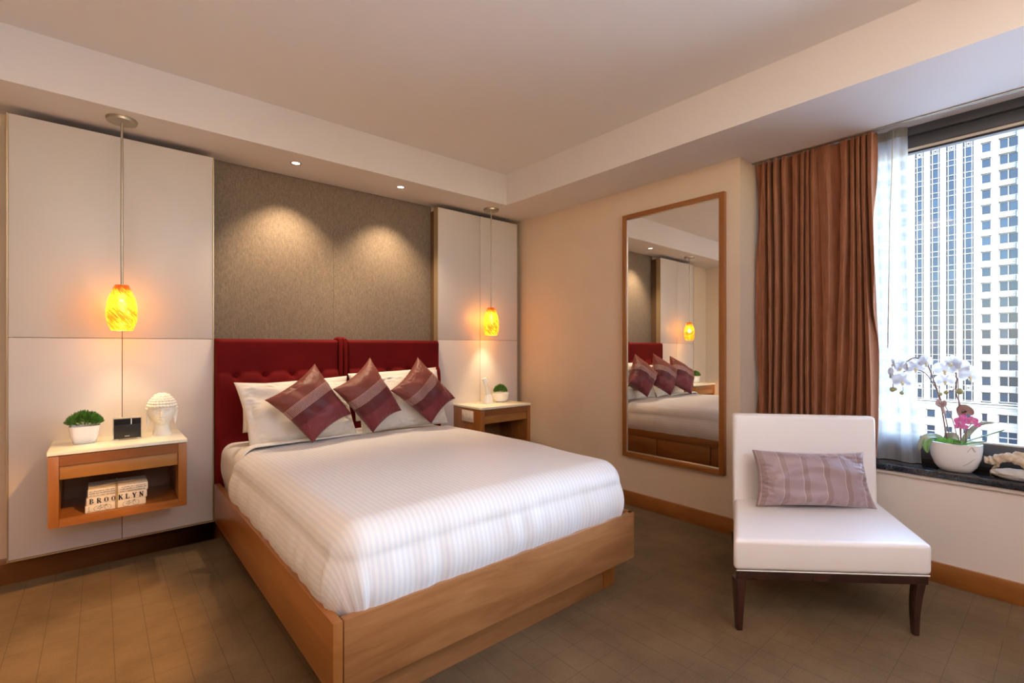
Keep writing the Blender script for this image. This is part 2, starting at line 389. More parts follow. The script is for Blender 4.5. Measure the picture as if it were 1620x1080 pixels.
# ================================================================ ROOM SHELL
XW, XWIN, YB, ZS, ZC = 3.13, 3.31, 3.66, 2.44, 2.70
YREC = 1.40                      # where the mirror wall steps back to the window wall
XL, YF = -1.05, -2.6             # left wall, wall behind the camera
struct('floor', G().box(XL - .1, 3.72, YF - .1, YB + .1, -.1, 0), M['carpet'], 'brown carpeted floor scored with a fine grid', smooth=False)
struct('ceiling', G().box(XL - .1, 2.67, YF - .1, 3.187, ZC, ZC + .1), M['ceiling'], 'raised pinkish white tray ceiling', smooth=False)
struct('trim_1', G().box(XL - .1, 2.67, 3.187, YB + .1, ZS, ZC + .1), M['soffit'], 'lowered ceiling soffit above the headboard wall', smooth=False)
struct('trim_2', G().box(2.67, 3.315, YF - .1, YB + .1, ZS, ZC + .1).box(3.315, 3.72, YF - .1, 1.55, 2.462, ZC + .1), M['soffit'], 'lowered ceiling soffit along the window side', smooth=False)
struct('trim_3', G().box(XL - .1, -.62, YF - .1, 3.187, ZS, ZC + .0), M['soffit'], 'lowered ceiling soffit on the left side of the room', smooth=False)
wb = struct('wall_back', G().box(XL - .1, 3.3, YB, YB + .1, 0, ZS), M['wall'], 'cream back wall behind the headboard and white panels', smooth=False)
struct('wall_left', G().box(XL - .1, XL, YF - .1, YB, 0, ZS), M['wall'], 'cream left wall, seen only in the mirror', smooth=False)
struct('wall_front', G().box(XL, 3.72, YF - .1, YF, 0, ZS), M['wall'], 'cream wall behind the camera', smooth=False)
struct('wall_right', G().box(XW, XW + .4, YREC, YB, 0, ZS), M['wall'], 'cream right wall carrying the tall mirror', smooth=False)
WY0, WY1 = -1.6, 1.30
struct('wall_window', G().box(XWIN, 3.60, WY0 - .2, YREC, 0, .53).box(XWIN + .0, 3.70, YF, WY0, 0, 2.462).box(3.48, 3.70, WY0, YREC, 2.47, 2.62)
       .box(3.46, 3.70, WY1, YREC, .53, 2.462), M['window_wall'], 'pale wall below and around the window', smooth=False)
# grey-brown wallcovering, two drops with a seam
for x0, x1 in ((.50, 1.349), (1.351, 2.20)):
    build('wallcovering_panel', G().box(x0, x1, YB - .012, YB, .1, ZS - .001), M['fabric'], wb, smooth=False)
struct('baseboard_back', G().box(XL, .545, 3.56, YB, 0, .108).box(.545, .60, 3.56, YB, 0, .108).box(2.10, XW, 3.56, YB, 0, .108), M['dark_wood_x'], 'dark cherry baseboard under the white panels', bevel=.002)
struct('baseboard_right', G().box(XW - .02, XW, YREC - .0, 3.56, 0, .105), M['wood_y'], 'cherry wood baseboard below the mirror', bevel=.003)
struct('baseboard_window', G().box(XWIN - .02, XWIN, YF, YREC, 0, .105), M['wood_y'], 'cherry wood baseboard below the window', bevel=.003)

# ---------------------------------------------------------------- window
win = thing('window_1', 'wide window with dark grey metal frame overlooking a white tower', 'window', (3.5, 0, .58)); win['kind'] = 'structure'
FX0, FX1 = 3.50, 3.58
build('bottom_rail', G().box(FX0, FX1, WY0, WY1, .60, .715), M['frame'], win, bevel=.004)
build('bottom_rail', G().box(FX0 - .025, FX0 + .01, WY0, WY1, .60, .655), M['frame'], win, bevel=.003)
build('gasket', G().box(FX0 + .012, FX1, WY0, WY1, .575, .60), M['frame_dark'], win)
build('top_rail', G().box(FX0 - .02, FX1, WY0, WY1, 2.415, 2.468), M['frame'], win, bevel=.003)
build('top_rail', G().box(FX0, FX1, WY0, WY1, 2.350, 2.412), M['frame'], win, bevel=.003)
build('glazing_bead', G().box(FX0 + .012, FX1 - .02, WY0, WY1, 2.336, 2.350), M['cream_bead'], win)
build('glazing_bead', G().box(FX0 + .008, FX1 - .02, WY0, WY1, .715, .722), M['cream_bead'], win)
build('gasket', G().box(FX0 + .02, FX1 - .02, WY0, WY1, 2.325, 2.336), M['frame_dark'], win)
for y0, y1 in ((WY1 - .07, WY1), (WY0, WY0 + .07)):
    build('side_rail', G().box(FX0, FX1, y0, y1, .715, 2.350), M['frame'], win, bevel=.003)
build('glass_pane', G().box(3.540, 3.544, WY0 + .07, WY1 - .07, .715, 2.336), M['glass'], win, smooth=False)
struct('trim_4', G().box(3.288, 3.52, WY0 - .1, YREC, .543, .575), M['granite'], 'polished black granite window sill', bevel=.002)
struct('trim_5', G().box(3.298, 3.312, WY0 - .1, YREC, .522, .543), M['cream_bead'], 'thin cream strip under the granite sill', bevel=.002)
struct('trim_6', G().box(3.296, 3.304, -1.7, YREC, ZS - .006, ZS).box(3.312, 3.320, -1.7, YREC, ZS - .006, ZS + .022).box(3.328, 3.334, -1.7, YREC, ZS - .002, ZS + .022), M['nickel'], 'double curtain track in the ceiling by the window')

# ---------------------------------------------------------------- curtains
def hash1(i): return noise.noise((i * 3.17 + .5, 7.3, 1.1))
def curtain_fn(y0, y1, z0, z1, xc, amp, nf, seed, flare=0, bx=0, irr=0):
    def fn(u, v):
        # v 0 bottom .. 1 top ; u 0 far(left) .. 1 near(right)
        uu = u + .030 * noise.noise((u * 9 + seed, 1.3, v * 1.1)) + .006 * noise.noise((u * 30, 2, v * 5))
        a = 2 * math.pi * nf * uu + (1.6 + 4.6 * irr) * noise.noise((u * 4.5 + seed, 5, v * (.6 + .5 * irr)))
        am = amp * (.62 + (.55 + .45 * irr) * (noise.noise((u * 7.0 + seed * 2, .3, v * .5)) + .3))
        s = math.sin(a); s = math.copysign(abs(s) ** .72, s)
        x = xc + am * s + .008 * noise.noise((u * 40, v * 3, seed)) + bx * (1 - v)
        if v > .955: x += (xc - x) * .35 * (v - .955) / .045
        y = y0 + (y1 - y0) * u + amp * .30 * math.cos(2 * a) * .5
        y += flare * (1 - v) ** 1.6 * (u - .4)
        return (x, y, z0 + (z1 - z0) * v)
    return fn
g = G().grid(curtain_fn(1.385, .735, .590, 2.439, 3.338, .042, 13.5, 2.0, irr=1), 520, 90)
cur = solo('curtain', g, M['velour'], 'rust brown velour curtain drawn aside left of the window', 'curtain', (3.33, 1.06, .585), doubles=False, angle=180)
sm = cur.modifiers.new('cloth_thickness', 'SOLIDIFY'); sm.thickness = .003; sm.offset = 0
g = G().grid(curtain_fn(1.15, .612, .578, 2.40, 3.425, .022, 5.2, 6.0, flare=-.10), 240, 60)
sh = thing('sheer_curtain', 'white sheer voile curtain beside the rust curtain at the window', 'curtain', (3.42, .9, .577))
build('voile', g, M['sheer'], sh, doubles=False, angle=180)
g = G().grid(curtain_fn(1.15, .612, 2.40, 2.452, 3.425, .020, 5.2, 6.0), 160, 3)
build('header_tape', g, M['sheer_tape'], sh, doubles=False, angle=180)
solo('curtain_wand', G().tube([(3.375, .66, 2.44), (3.375, .675, 1.9), (3.375, .685, 1.215)], .003, 6), M['nickel'], 'thin grey curtain wand hanging in front of the sheer curtain', 'wand', (3.375, .66, 2.44))

# ---------------------------------------------------------------- white panels on the headboard wall
def wall_panel(x0, x1, xs, label, zseam=1.268, ztop=2.40):
    t = thing('wall_panel', label, 'panel', ((x0 + x1) / 2, 3.60, .14), group='white lacquered panels flanking the bed')
    build('backing_board', G().box(x0 + .02, x1 - .02, 3.505, YB, .139, ztop - .01), M['seam'], t)
    gp = .0016
    for a, b in ((x0 + .006, xs - gp), (xs + gp, x1 - .006)):
        for c, e in ((.14, zseam - gp * .8), (zseam + gp * .8, ztop)):
            build('panel', G().box(a, b, 3.50, 3.5045, c, e), M['panel'], t, bevel=.0015)
    for a in (x0, x1 - .005):
        build('edge_strip', G().box(a, a + .005, 3.497, 3.56, .135, ztop), M['edge'], t)
    build('edge_strip', G().box(x0, x1, 3.499, 3.56, .130, .138), M['edge'], t)
wall_panel(-.352, .547, .101, 'white lacquered wall panel left of the bed behind the carved head', 1.268)
wall_panel(2.172, 3.070, 2.620, 'white lacquered wall panel right of the bed in the room corner', 1.281)

# ---------------------------------------------------------------- headboard
hb = thing('headboard', 'dark red velvet headboard with vertical piping and a buttoned lower band', 'headboard', (1.35, 3.55, .1))
buttons_x = [.66, .83, 1.0, 1.17, 1.53, 1.70, 1.87, 2.04]
ZT = 1.035
def hb_fn(x0, x1):
    def fn(u, v):
        x = x0 + (x1 - x0) * u; z = .25 + (1.272 - .25) * v
        y = 3.452
        e = min(u, 1 - u) * (x1 - x0); y += .03 * max(0, 1 - e / .02) ** 2
        y += .03 * max(0, (z - 1.252) / .02) ** 2
        y += .004 * noise.noise((x * 4, z * 4, 2))
        # scalloped, stuffed band below the buttons
        k = min(abs(x - b) for b in buttons_x)
        sc = ZT + .022 * (1 - math.exp(-(k / .035) ** 2))
        d = sc - z
        if d > 0: y -= .030 * (1 - math.exp(-d / .030)) * (1 - .5 * math.exp(-(k / .03) ** 2) * math.exp(-d / .05))
        for b in buttons_x:
            q = (x - b) ** 2 + (z - ZT) ** 2; y += .016 * math.exp(-q / .00045)
        return (x, y, z)
    return fn
for x0, x1 in ((.549, 1.318), (1.378, 2.170)):
    g = G().grid(hb_fn(x0, x1), 130, 110); g.box(x0 + .003, x1 - .003, 3.485, 3.56, .25, 1.270)
    build('upholstered_panel', g, M['velvet'], hb, angle=60)
build('upholstered_panel', G().box(1.318, 1.378, 3.475, 3.56, .25, 1.268), M['velvet'], hb)
for x in (1.331, 1.364):
    build('piping_roll', G().tube([(x, 3.56, 1.272), (x, 3.53, 1.277), (x, 3.49, 1.277), (x, 3.462, 1.268), (x, 3.455, 1.24), (x, 3.455, .30)], .015, 14), M['velvet'], hb)
for x in buttons_x: build('button', G().ell((x, 3.464, ZT), (.010, .006, .010), 14, 8), M['velvet'], hb)

# ---------------------------------------------------------------- bed
BX0, BX1, BY0, BY1, BZ = .535, 2.062, 1.452, 3.415, .385
bed = thing('bed', 'queen bed with cherry wood frame and recessed plinth against the red headboard', 'bed', (1.3, 2.45, 0))
build('side_rail', G().box(BX0, BX0 + .032, BY0, BY1, .155, BZ), M['wood_y'], bed, bevel=.004)
build('foot_rail', G().box(BX0 + .034, BX1 - .002, BY0, BY0 + .032, .155, BZ), M['rail_x'], bed, bevel=.003)
sr = build('side_rail', G().box(BX1 - .03, BX1, BY0 + .003, BY1, .325, BZ).box(BX1 - .03, BX1 - .012, BY0 + .003, BY1, .155, .325), M['wood_y'], bed, bevel=.002)
for y0, y1 in ((BY0 + .10, 2.088), (2.095, 2.625), (2.632, 3.16)):
    build('drawer_front', G().box(BX1 - .014, BX1 + .004, y0, y1, .165, .319), M['wood_y'], bed, bevel=.002)
build('plinth', G().box(BX0 + .09, BX1 - .13, 1.548, 3.40, 0, .158), M['rail_x'], bed, bevel=.002)
build('plinth_end', G().box(BX1 - .129, BX1 - .035, 1.546, 3.40, 0, .158), M['wood_z'], bed, bevel=.002)
build('slat_base', G().box(BX0 + .03, BX1 - .03, BY0 + .03, BY1, .158, .30), M['dark_edge'], bed)
def rbox_top(cx, cy, hx, hy, ztop, drop, r, nu, nv, bulge=.02, crown=.0, wr=.0, seed=0, head_open=True, uvs=False):
    """cloth over a box: unfolded sheet parameters, rounded over edges, hanging down"""
    DX, DY = drop, drop
    a0, a1 = -(hx + DX), hx + DX
    b0, b1 = -(hy + DY), (hy if head_open else hy + DY)
    def fn(u, v):
        a = a0 + (a1 - a0) * u; b = b0 + (b1 - b0) * v
        ix = max(-hx + r, min(hx - r, a)); iy = max(-hy + r, min((hy if head_open else hy - r), b))
        ea, eb = a - ix, b - iy; e = (abs(ea) ** 2.2 + abs(eb) ** 2.2) ** (1 / 2.2)
        tx, ty = 1 - abs(ix) / hx, 1 - abs(iy) / hy
        cr = crown * (max(0, tx) ** .5) * (max(.15, ty) ** .5) if crown else 0
        z = ztop + cr
        x, y = cx + ix, cy + iy
        if e > 1e-6:
            dn = math.hypot(ea, eb); dx, dy = ea / dn, eb / dn; q = e / r
            lim = drop + r
            e2 = min(e, lim)
            if q < math.pi / 2: h = r * math.sin(q); gz = r * (1 - math.cos(q))
            else:
                ex = e2 - r * math.pi / 2; tt = max(0, min(1, ex / (lim - r * math.pi / 2)))
                h = r + bulge * math.sin(math.pi * min(1, tt * 1.05)) - .015 * tt; gz = r + ex
            x += dx * h; y += dy * h; z -= gz
            if wr:
                t = a if abs(eb) > abs(ea) else b
                wv = noise.noise((t * 9 + seed, 2.0, z * 2)) * .5 + noise.noise((t * 22 + seed, 4.0, z * 3)) * .25
                k = min(1, max(0, (e - r * .8) / .15)); x += dx * wv * wr * k; y += dy * wv * wr * k
        z += .010 * noise.noise((x * 2.6 + seed, y * 2.6, 3)) * (1 if wr else 0)
        return (x, y, z)
    def uvfn(u, v): return (a0 + (a1 - a0) * u, b0 + (b1 - b0) * v)
    return G().grid(fn, nu, nv, uvfn if uvs else None)
mcx = (BX0 + BX1) / 2; mhx = (BX1 - BX0) / 2 - .04
build('mattress', G().box(BX0 + .045, BX1 - .045, BY0 + .06, BY1 - .01, .30, .585), M['sheet'], bed, bevel=.05, seg=5)
g = rbox_top(mcx, 2.455, mhx - .0, .965, .622, .22, .07, 90, 90, bulge=.008, wr=.010, seed=3, head_open=True)
o = solo('bed_sheet', g, M['sheet'], 'flat white sheet showing between the duvet and the pillows', 'sheet', (mcx, 2.5, .5), angle=180)

# duvet
DY1 = 2.995
g = rbox_top(mcx, (1.475 + DY1) / 2, mhx + .015, (DY1 - 1.475) / 2, .642, .285, .105, 200, 200, bulge=.030, crown=.030, wr=.018, seed=9, uvs=True)
dv = solo('duvet', g, M['duvet'], 'puffy white duvet with tone on tone stripes covering the bed', 'duvet', (mcx, 2.2, .5), angle=180)
sm = dv.modifiers.new('thickness', 'SOLIDIFY'); sm.thickness = .016; sm.offset = -1
# loosely turned hem of the duvet at its head end on the left
def hem(u, v):
    q = -.20 + .95 * u
    if q >= .157: x = BX0 + .045 + .10 + (q - .157); z = .668
    elif q >= 0: a_ = q / .1; x = BX0 + .045 + .10 * (1 - math.cos(a_)); z = .568 + .10 * math.sin(a_)
    else: x = BX0 + .045 - .012 * math.sin(-q * 12); z = .568 + q
    wd = .03 + .09 * (1 - u) ** .8
    y = DY1 - .05 + wd * (v * 1.2) + .012 * noise.noise((u * 6, v, 2)); zz = z + (.010 * math.sin(math.pi * v) - .004 * v - .035 * v * v if q > .1 else 0)
    if q < .1: x -= .012 * math.sin(math.pi * v)
    return (x, y, zz)
hm = build('duvet_hem', G().grid(hem, 90, 12), M['linen'], dv, angle=180)
sm = hm.modifiers.new('thickness', 'SOLIDIFY'); sm.thickness = .008; sm.offset = 0

# pillows and cushions
def pillow(name, label, cat, corners, thick, mm, pinch=.07, n=40, group=None, wr=.012, seed=0, flange=0, pleats=False):
    c00, c10, c11, c01 = [Vector(c) for c in corners]
    nrm = (c10 - c00).cross(c01 - c00).normalized()
    if nrm.y > 0: nrm = -nrm
    cen = (c00 + c10 + c11 + c01) / 4
    def side(sgn):
        def fn(u, v):
            a, b = 2 * u - 1, 2 * v - 1
            a2 = a * (1 - pinch * (1 - b * b) * abs(a) ** 1.5); b2 = b * (1 - pinch * (1 - a * a) * abs(b) ** 1.5)
            U, V = (a2 + 1) / 2, (b2 + 1) / 2
            p = c00 * (1 - U) * (1 - V) + c10 * U * (1 - V) + c11 * U * V + c01 * (1 - U) * V
            fa, fb = 1 - abs(a) ** 2.6, 1 - abs(b) ** 2.6
            t = thick * max(0, fa * fb) ** .55
            w_ = min(1, 3 * fa * fb)
            edge = 1 - min(1, min(1 - abs(a), 1 - abs(b)) * 3)
            t += wr * w_ * (noise.noise((a * 2.2 + seed, b * 2.2, sgn + seed)) + 1.1 * edge * noise.noise((a * 11 + seed, b * 11, 2 + seed)))
            if pleats and .30 < v < .52 and sgn > 0: t += w_ * .0035 * (abs(((v - .30) / .22 * 7) % 1 - .5) * 4 - 1)
            return p + nrm * t * sgn
        return fn
    g = G().grid(side(1), n, n, lambda u, v: (u, v)); g.grid(side(-1), n, n, lambda u, v: (u, v), flip=True)
    base = Vector((cen.x, cen.y, min(c.z for c in (c00, c10, c11, c01))))
    return solo(name, g, mm, label, cat, tuple(base), group, angle=180)
PG = 'white sleeping pillows against the headboard'
pillow('pillow', 'white pillow at the back left, mostly behind the front left pillow', 'pillow', [(.66, 3.27, .70), (1.32, 3.27, .70), (1.335, 3.355, 1.015), (.66, 3.355, .985)], .048, M['linen'], .03, group=PG, seed=1)
pillow('pillow', 'white pillow at the back right, its corner rising above the third cushion', 'pillow', [(1.365, 3.27, .70), (2.04, 3.27, .70), (2.07, 3.36, 1.055), (1.345, 3.36, 1.03)], .048, M['linen'], .03, group=PG, seed=2)
pillow('pillow', 'white pillow standing at the front left behind the first burgundy cushion', 'pillow', [(.660, 3.10, .64), (1.30, 3.09, .64), (1.28, 3.225, .985), (.605, 3.225, 1.010)], .075, M['linen'], .045, group=PG, seed=3, wr=.03, n=60)
pillow('pillow', 'white pillow standing at the front right behind the third burgundy cushion', 'pillow', [(1.33, 3.09, .64), (2.02, 3.10, .64), (1.985, 3.21, 1.045), (1.31, 3.21, 1.0)], .070, M['linen'], .045, group=PG, seed=4, wr=.03, n=60)
CG = 'burgundy silk cushions propped on the pillows'
# corners: bottom, right, top, left   (the pin-striped band runs parallel to the upper left edge)
def cushion(label, Bp, Rp, Tp, Lp, seed):
    pillow('cushion', label, 'cushion', [Bp, Rp, Tp, Lp], .092, M['silk'], .13, n=64, group=CG, seed=seed, wr=.014, pleats=True)
cushion('burgundy silk cushion on its corner, leftmost of the three', (.938, 2.86, .665), (1.205, 2.95, .800), (1.026, 3.09, 1.117), (.704, 2.95, .922), 11)
cushion('burgundy silk cushion on its corner, middle of the three', (1.325, 2.905, .672), (1.56, 2.97, .790), (1.388, 3.09, 1.150), (1.085, 2.95, .962), 12)
cushion('burgundy silk cushion on its corner, rightmost of the three', (1.765, 2.925, .682), (2.01, 2.99, .840), (1.75, 3.09, 1.147), (1.475, 2.97, .928), 13)

# ---------------------------------------------------------------- nightstands
def nightstand(x0, label, outlet=False):
    W = .545; Y0, Y1, ZT_ = 3.10, 3.498, .727
    t = thing('nightstand', label, 'nightstand', (x0 + W / 2, 3.3, .365), group='floating nightstands on the white panels')
    build('stone_top', G().box(x0, x0 + W, Y0, Y1, ZT_ - .017, ZT_), M['stone_top'], t, bevel=.0015)
    a0, a1, z0, z1 = x0 + .003, x0 + W - .002, .371, .706
    build('side_panel', G().box(a0, a0 + .038, Y0 + .004, Y1, z0, z1), M['wood_z'], t, bevel=.0015)
    build('side_panel', G().box(a1 - .038, a1, Y0 + .004, Y1, z0, z1), M['wood_z'], t, bevel=.0015)
    build('top_rail', G().box(a0 + .0385, a1 - .0385, Y0 + .004, Y1, .658, z1), M['dark_wood_x'], t)
    build('bottom_panel', G().box(a0 + .0385, a1 - .0385, Y0 + .004, Y1, z0, .411), M['wood_x'], t)
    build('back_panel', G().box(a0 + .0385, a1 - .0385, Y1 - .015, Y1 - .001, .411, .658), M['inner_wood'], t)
    dr = build('drawer', G().box(a0 + .040, a1 - .040, Y0 + .012, Y1 - .02, .593, .656), M['drawer_wood'], t, bevel=.001)
    if outlet:
        p = build('outlet_plate', G().box(x0 - .004, x0 + .003, 3.205, 3.365, .600, .692), M['plate'], t, bevel=.001)
        for y in (3.22, 3.27, 3.32): build('switch_rocker', G().box(x0 - .008, x0 - .003, y, y + .026, .625, .675), M['plate'], p, bevel=.0015)
    return t
nightstand(-.183, 'cherry floating nightstand left of the bed with a cream stone top and tied books inside')
nightstand(2.330, 'cherry floating nightstand right of the bed with a phone on its stone top', True)

# ---------------------------------------------------------------- pendants and spots
def pendant(x, y, ztop, label, prof):
    zb = ztop - .243
    t = thing('pendant_lamp', label, 'lamp', (x, y, zb), group='amber glass pendant lamps over the nightstands')
    build('canopy', G().lathe([(.0685, 0), (.0685, -.004), (.066, -.016), (.0, -.018)], (x, y, ZS), 40, cap=False), M['nickel'], t)
    build('stem', G().tube([(x, y, ZS - .015), (x, y, ztop - .004)], .0058, 12), M['nickel'], t)
    build('socket', G().lathe([(.012, 0), (.018, -.002), (.018, -.05), (.012, -.052)], (x, y, ztop + .003), 20), M['nickel'], t)
    seg = 48; pr = [(r, z) for r, z in prof] + [(r - .004, z) for r, z in reversed(prof)]
    g = G(); n = len(pr)
    for r, z in pr:
        for k in range(seg): a = 2 * math.pi * k / seg; g.v.append((r * math.cos(a), r * math.sin(a), z))
    for i in range(n - 1):
        for k in range(seg): k2 = (k + 1) % seg; g.f.append((i * seg + k, i * seg + k2, (i + 1) * seg + k2, (i + 1) * seg + k))
    for k in range(seg): k2 = (k + 1) % seg; g.f.append((k, (n - 1) * seg + k, (n - 1) * seg + k2, k2))
    shd = build('shade', g, M['amber'], t, local=True, angle=60, bevel=0); shd.location = (0, 0, ztop - zb)
    b_ = build('bulb', G().ell((x, y, ztop - .065), (.016, .016, .022), 16, 10), M['bulb'], t)
    light('pendant_light', 'SPOT', (x, y, ztop - .150), 15, (1.0, .76, .42), rot=(0, 0, 0), spot_size=R(125), spot_blend=.9, shadow_soft_size=.02)
    light('pendant_glow', 'POINT', (x, y - .0, ztop - .115), 6.5, (1.0, .66, .26), shadow_soft_size=.02)
    shd.visible_shadow = True
def prof_interp(pts, n=26):
    out = []
    for i in range(n):
        z = pts[0][1] + (pts[-1][1] - pts[0][1]) * i / (n - 1)
        for (r0, z0), (r1, z1) in zip(pts, pts[1:]):
            if z <= z0 + 1e-9 and z >= z1 - 1e-9:
                k = (z0 - z) / (z0 - z1); out.append((r0 + (r1 - r0) * (k * k * (3 - 2 * k) * .35 + k * .65), z)); break
    return out
pendant(.095, 3.33, 1.551, 'amber art glass pendant lamp over the left nightstand', prof_interp([(.030, 0), (.040, -.022), (.062, -.085), (.0695, -.150), (.066, -.190), (.055, -.225), (.047, -.243)]))
pendant(2.645, 3.37, 1.566, 'amber art glass pendant lamp over the right nightstand', prof_interp([(.030, 0), (.042, -.020), (.062, -.085), (.0695, -.150), (.068, -.190), (.060, -.225), (.053, -.243)]))
for x, y, lb in ((.995, 3.368, 'small round recessed ceiling spotlight nearer the left panel'), (1.753, 3.353, 'small round recessed ceiling spotlight nearer the right panel')):
    t = thing('ceiling_spotlight', lb, 'light', (x, y, ZS), group='recessed spotlights over the headboard')
    build('trim_ring', G().lathe([(.024, -.001), (.030, -.004), (.034, -.003), (.035, 0)], (x, y, ZS), 32, cap=False), M['nickel'], t)
    build('lens', G().lathe([(.001, -.0015), (.019, -.0015), (.024, 0)], (x, y, ZS), 24, cap=False), M['lens'], t)
    s = light('spot_light', 'SPOT', (x, y, ZS - .012), 66, (1.0, .76, .50), rot=(R(9), 0, 0), spot_size=R(92), spot_blend=.85, shadow_soft_size=.018)

# ---------------------------------------------------------------- things on the left nightstand
def foliage(g, c, rx, ry, h, n, ln, seed):
    rnd = random.Random(seed)
    for _ in range(n):
        a = rnd.uniform(0, 2 * math.pi); rr = math.sqrt(rnd.random()); ph = rnd.random()
        th = rr * 1.25
        base = Vector((c[0] + rx * .8 * rr * math.cos(a) * ph, c[1] + ry * .8 * rr * math.sin(a) * ph, c[2] + h * .55 * ph * math.cos(th)))
        tip = Vector((c[0] + rx * math.sin(th) * math.cos(a), c[1] + ry * math.sin(th) * math.sin(a), c[2] + h * max(.02, math.cos(th)) * (.8 + .25 * rnd.random())))
        dr = (tip - base); dr = dr.normalized() * ln if dr.length > 1e-4 else Vector((0, 0, ln)); p = tip - dr
        sd = dr.cross(Vector((rnd.uniform(-1, 1), rnd.uniform(-1, 1), rnd.uniform(-1, 1)))).normalized() * ln * .13
        up = sd.cross(dr).normalized() * ln * .08
        b = len(g.v); m_ = p + dr * .5
        g.v += [tuple(p), tuple(m_ + sd), tuple(p + dr), tuple(m_ - sd), tuple(m_ + up)]
        g.f += [(b, b + 1, b + 4), (b + 1, b + 2, b + 4), (b + 2, b + 3, b + 4), (b + 3, b, b + 4), (b, b + 3, b + 2, b + 1)]
    return g
t = thing('potted_plant', 'bushy green plant in a tapered white pot on the left nightstand', 'plant', (-.055, 3.32, .727))
def sq_loft(g, cx_, cy_, rings, seg=40, ex=4.0):
    b = len(g.v)
    for hx, hy, z in rings:
        for k in range(seg):
            a = 2 * math.pi * k / seg; c_, s_ = math.cos(a), math.sin(a)
            g.v.append((cx_ + hx * math.copysign(abs(c_) ** (2 / ex), c_), cy_ + hy * math.copysign(abs(s_) ** (2 / ex), s_), z))
    for i in range(len(rings) - 1):
        for k in range(seg):
            k2 = (k + 1) % seg; g.f.append((b + i * seg + k, b + i * seg + k2, b + (i + 1) * seg + k2, b + (i + 1) * seg + k))
    g.f.append(tuple(b + k for k in reversed(range(seg)))); g.f.append(tuple(b + (len(rings) - 1) * seg + k for k in range(seg)))
    return g
build('pot', sq_loft(G(), -.055, 3.32, [(.040, .034, .727), (.044, .038, .730), (.055, .046, .765), (.062, .052, .812), (.064, .054, .816), (.060, .050, .816), (.057, .047, .800), (.02, .02, .799)]), M['ceramic'], t, angle=50)
fo = build('foliage', foliage(G(), (-.056, 3.32, .808), .086, .074, .088, 1500, .024, 1), M['leaf'], t, smooth=False, doubles=False)
t = thing('clock_radio', 'small black clock radio with silver edge on the left nightstand', 'radio', (.117, 3.30, .727))
build('body', G().box(.060, .174, 3.290, 3.340, .733, .838), M['black'], t, bevel=.001)
build('casing', G().box(.0575, .0602, 3.286, 3.342, .731, .8405).box(.1738, .1765, 3.286, 3.342, .731, .8405).box(.0575, .1765, 3.286, 3.342, .838, .8408), M['silver'], t)
build('display', G().box(.061, .173, 3.2885, 3.2905, .806, .8375), M['gloss_black'], t)
build('dial_bar', G().box(.1315, .1338, 3.2872, 3.289, .807, .8365), M['clock_bar'], t)
build('foot', G().box(.063, .077, 3.292, 3.305, .727, .734), M['chrome'], t); build('foot', G().box(.158, .171, 3.292, 3.305, .727, .734), M['chrome'], t)
g = G()
for k in range(6): g.box(.1055 + k * .0035, .1055 + k * .0035 + .0026, 3.2893, 3.2903, .7425, .7475)
build('maker_badge', g, M['silver'], t)

# carved head
HX, HY, HZ = .270, 3.335, .727
hd = thing('buddha_head', 'cream carved head with tight curls and long ears on the left nightstand', 'sculpture', (HX, HY, HZ), rz=0)
hx_face = Vector((-.10, -1, 0)).normalized()     # looks at the room
rotz = math.atan2(hx_face.x, -hx_face.y)
def headfn(p, d_):
    x, y, z = p; fz = max(0, -d_.y)
    # jaw narrows, face flattens
    if z < 0: k = 1 - .42 * (min(1, -z / .085)) ** 1.7; x *= k; y *= (1 - .18 * (min(1, -z / .085)) ** 2)
    y = y * (.92 if y < 0 else 1.0)
    def bumpf(cx_, cz_, sx_, sz_, amt): return 1.35 * amt * math.exp(-((x - cx_) / sx_) ** 2 - ((z - cz_) / sz_) ** 2) * (1 if d_.y < 0 else 0)
    y -= bumpf(0, -.012, .0065, .020, .014) + bumpf(0, -.026, .010, .006, .009)          # nose
    y += bumpf(-.020, .002, .013, .008, .0085) + bumpf(.020, .002, .013, .008, .0085)    # eye sockets
    y -= bumpf(-.020, -.002, .009, .0035, .006) + bumpf(.020, -.002, .009, .0035, .006)  # lids
    y -= bumpf(-.020, .016, .016, .0028, .005) + bumpf(.020, .016, .016, .0028, .005)    # brows
    y -= bumpf(0, -.040, .012, .003, .007) + bumpf(0, -.047, .010, .003, .007) - bumpf(0, -.0435, .012, .0012, .004)
    y -= bumpf(0, -.066, .014, .009, .008) + bumpf(-.026, -.026, .014, .014, .003) + bumpf(.026, -.026, .014, .014, .003)
    return Vector((x, y, z))
def rot_about(g_):
    c_, s_ = math.cos(rotz), math.sin(rotz)
    g_.v = [(HX + x * c_ - y * s_, HY + x * s_ + y * c_, HZ + z) for x, y, z in g_.v]; return g_
CZ = .134
g = G().ell((0, 0, CZ), (.064, .068, .094), 150, 170, headfn)
build('face', rot_about(g), M['plaster'], hd, angle=180)
g = G().lathe([(.050, 0), (.048, .004), (.040, .022), (.036, .045), (.036, .075)], (0, .006, 0), 32)
build('neck', rot_about(g), M['plaster'], hd, angle=50)
g = G().ell((0, .008, CZ + .022), (.0655, .0655, .072), 40, 24)
g.v = [(x, y, z) if y > -.040 or z > CZ + .048 else (x, max(y, -.040), z) for x, y, z in g.v]
rows = 11
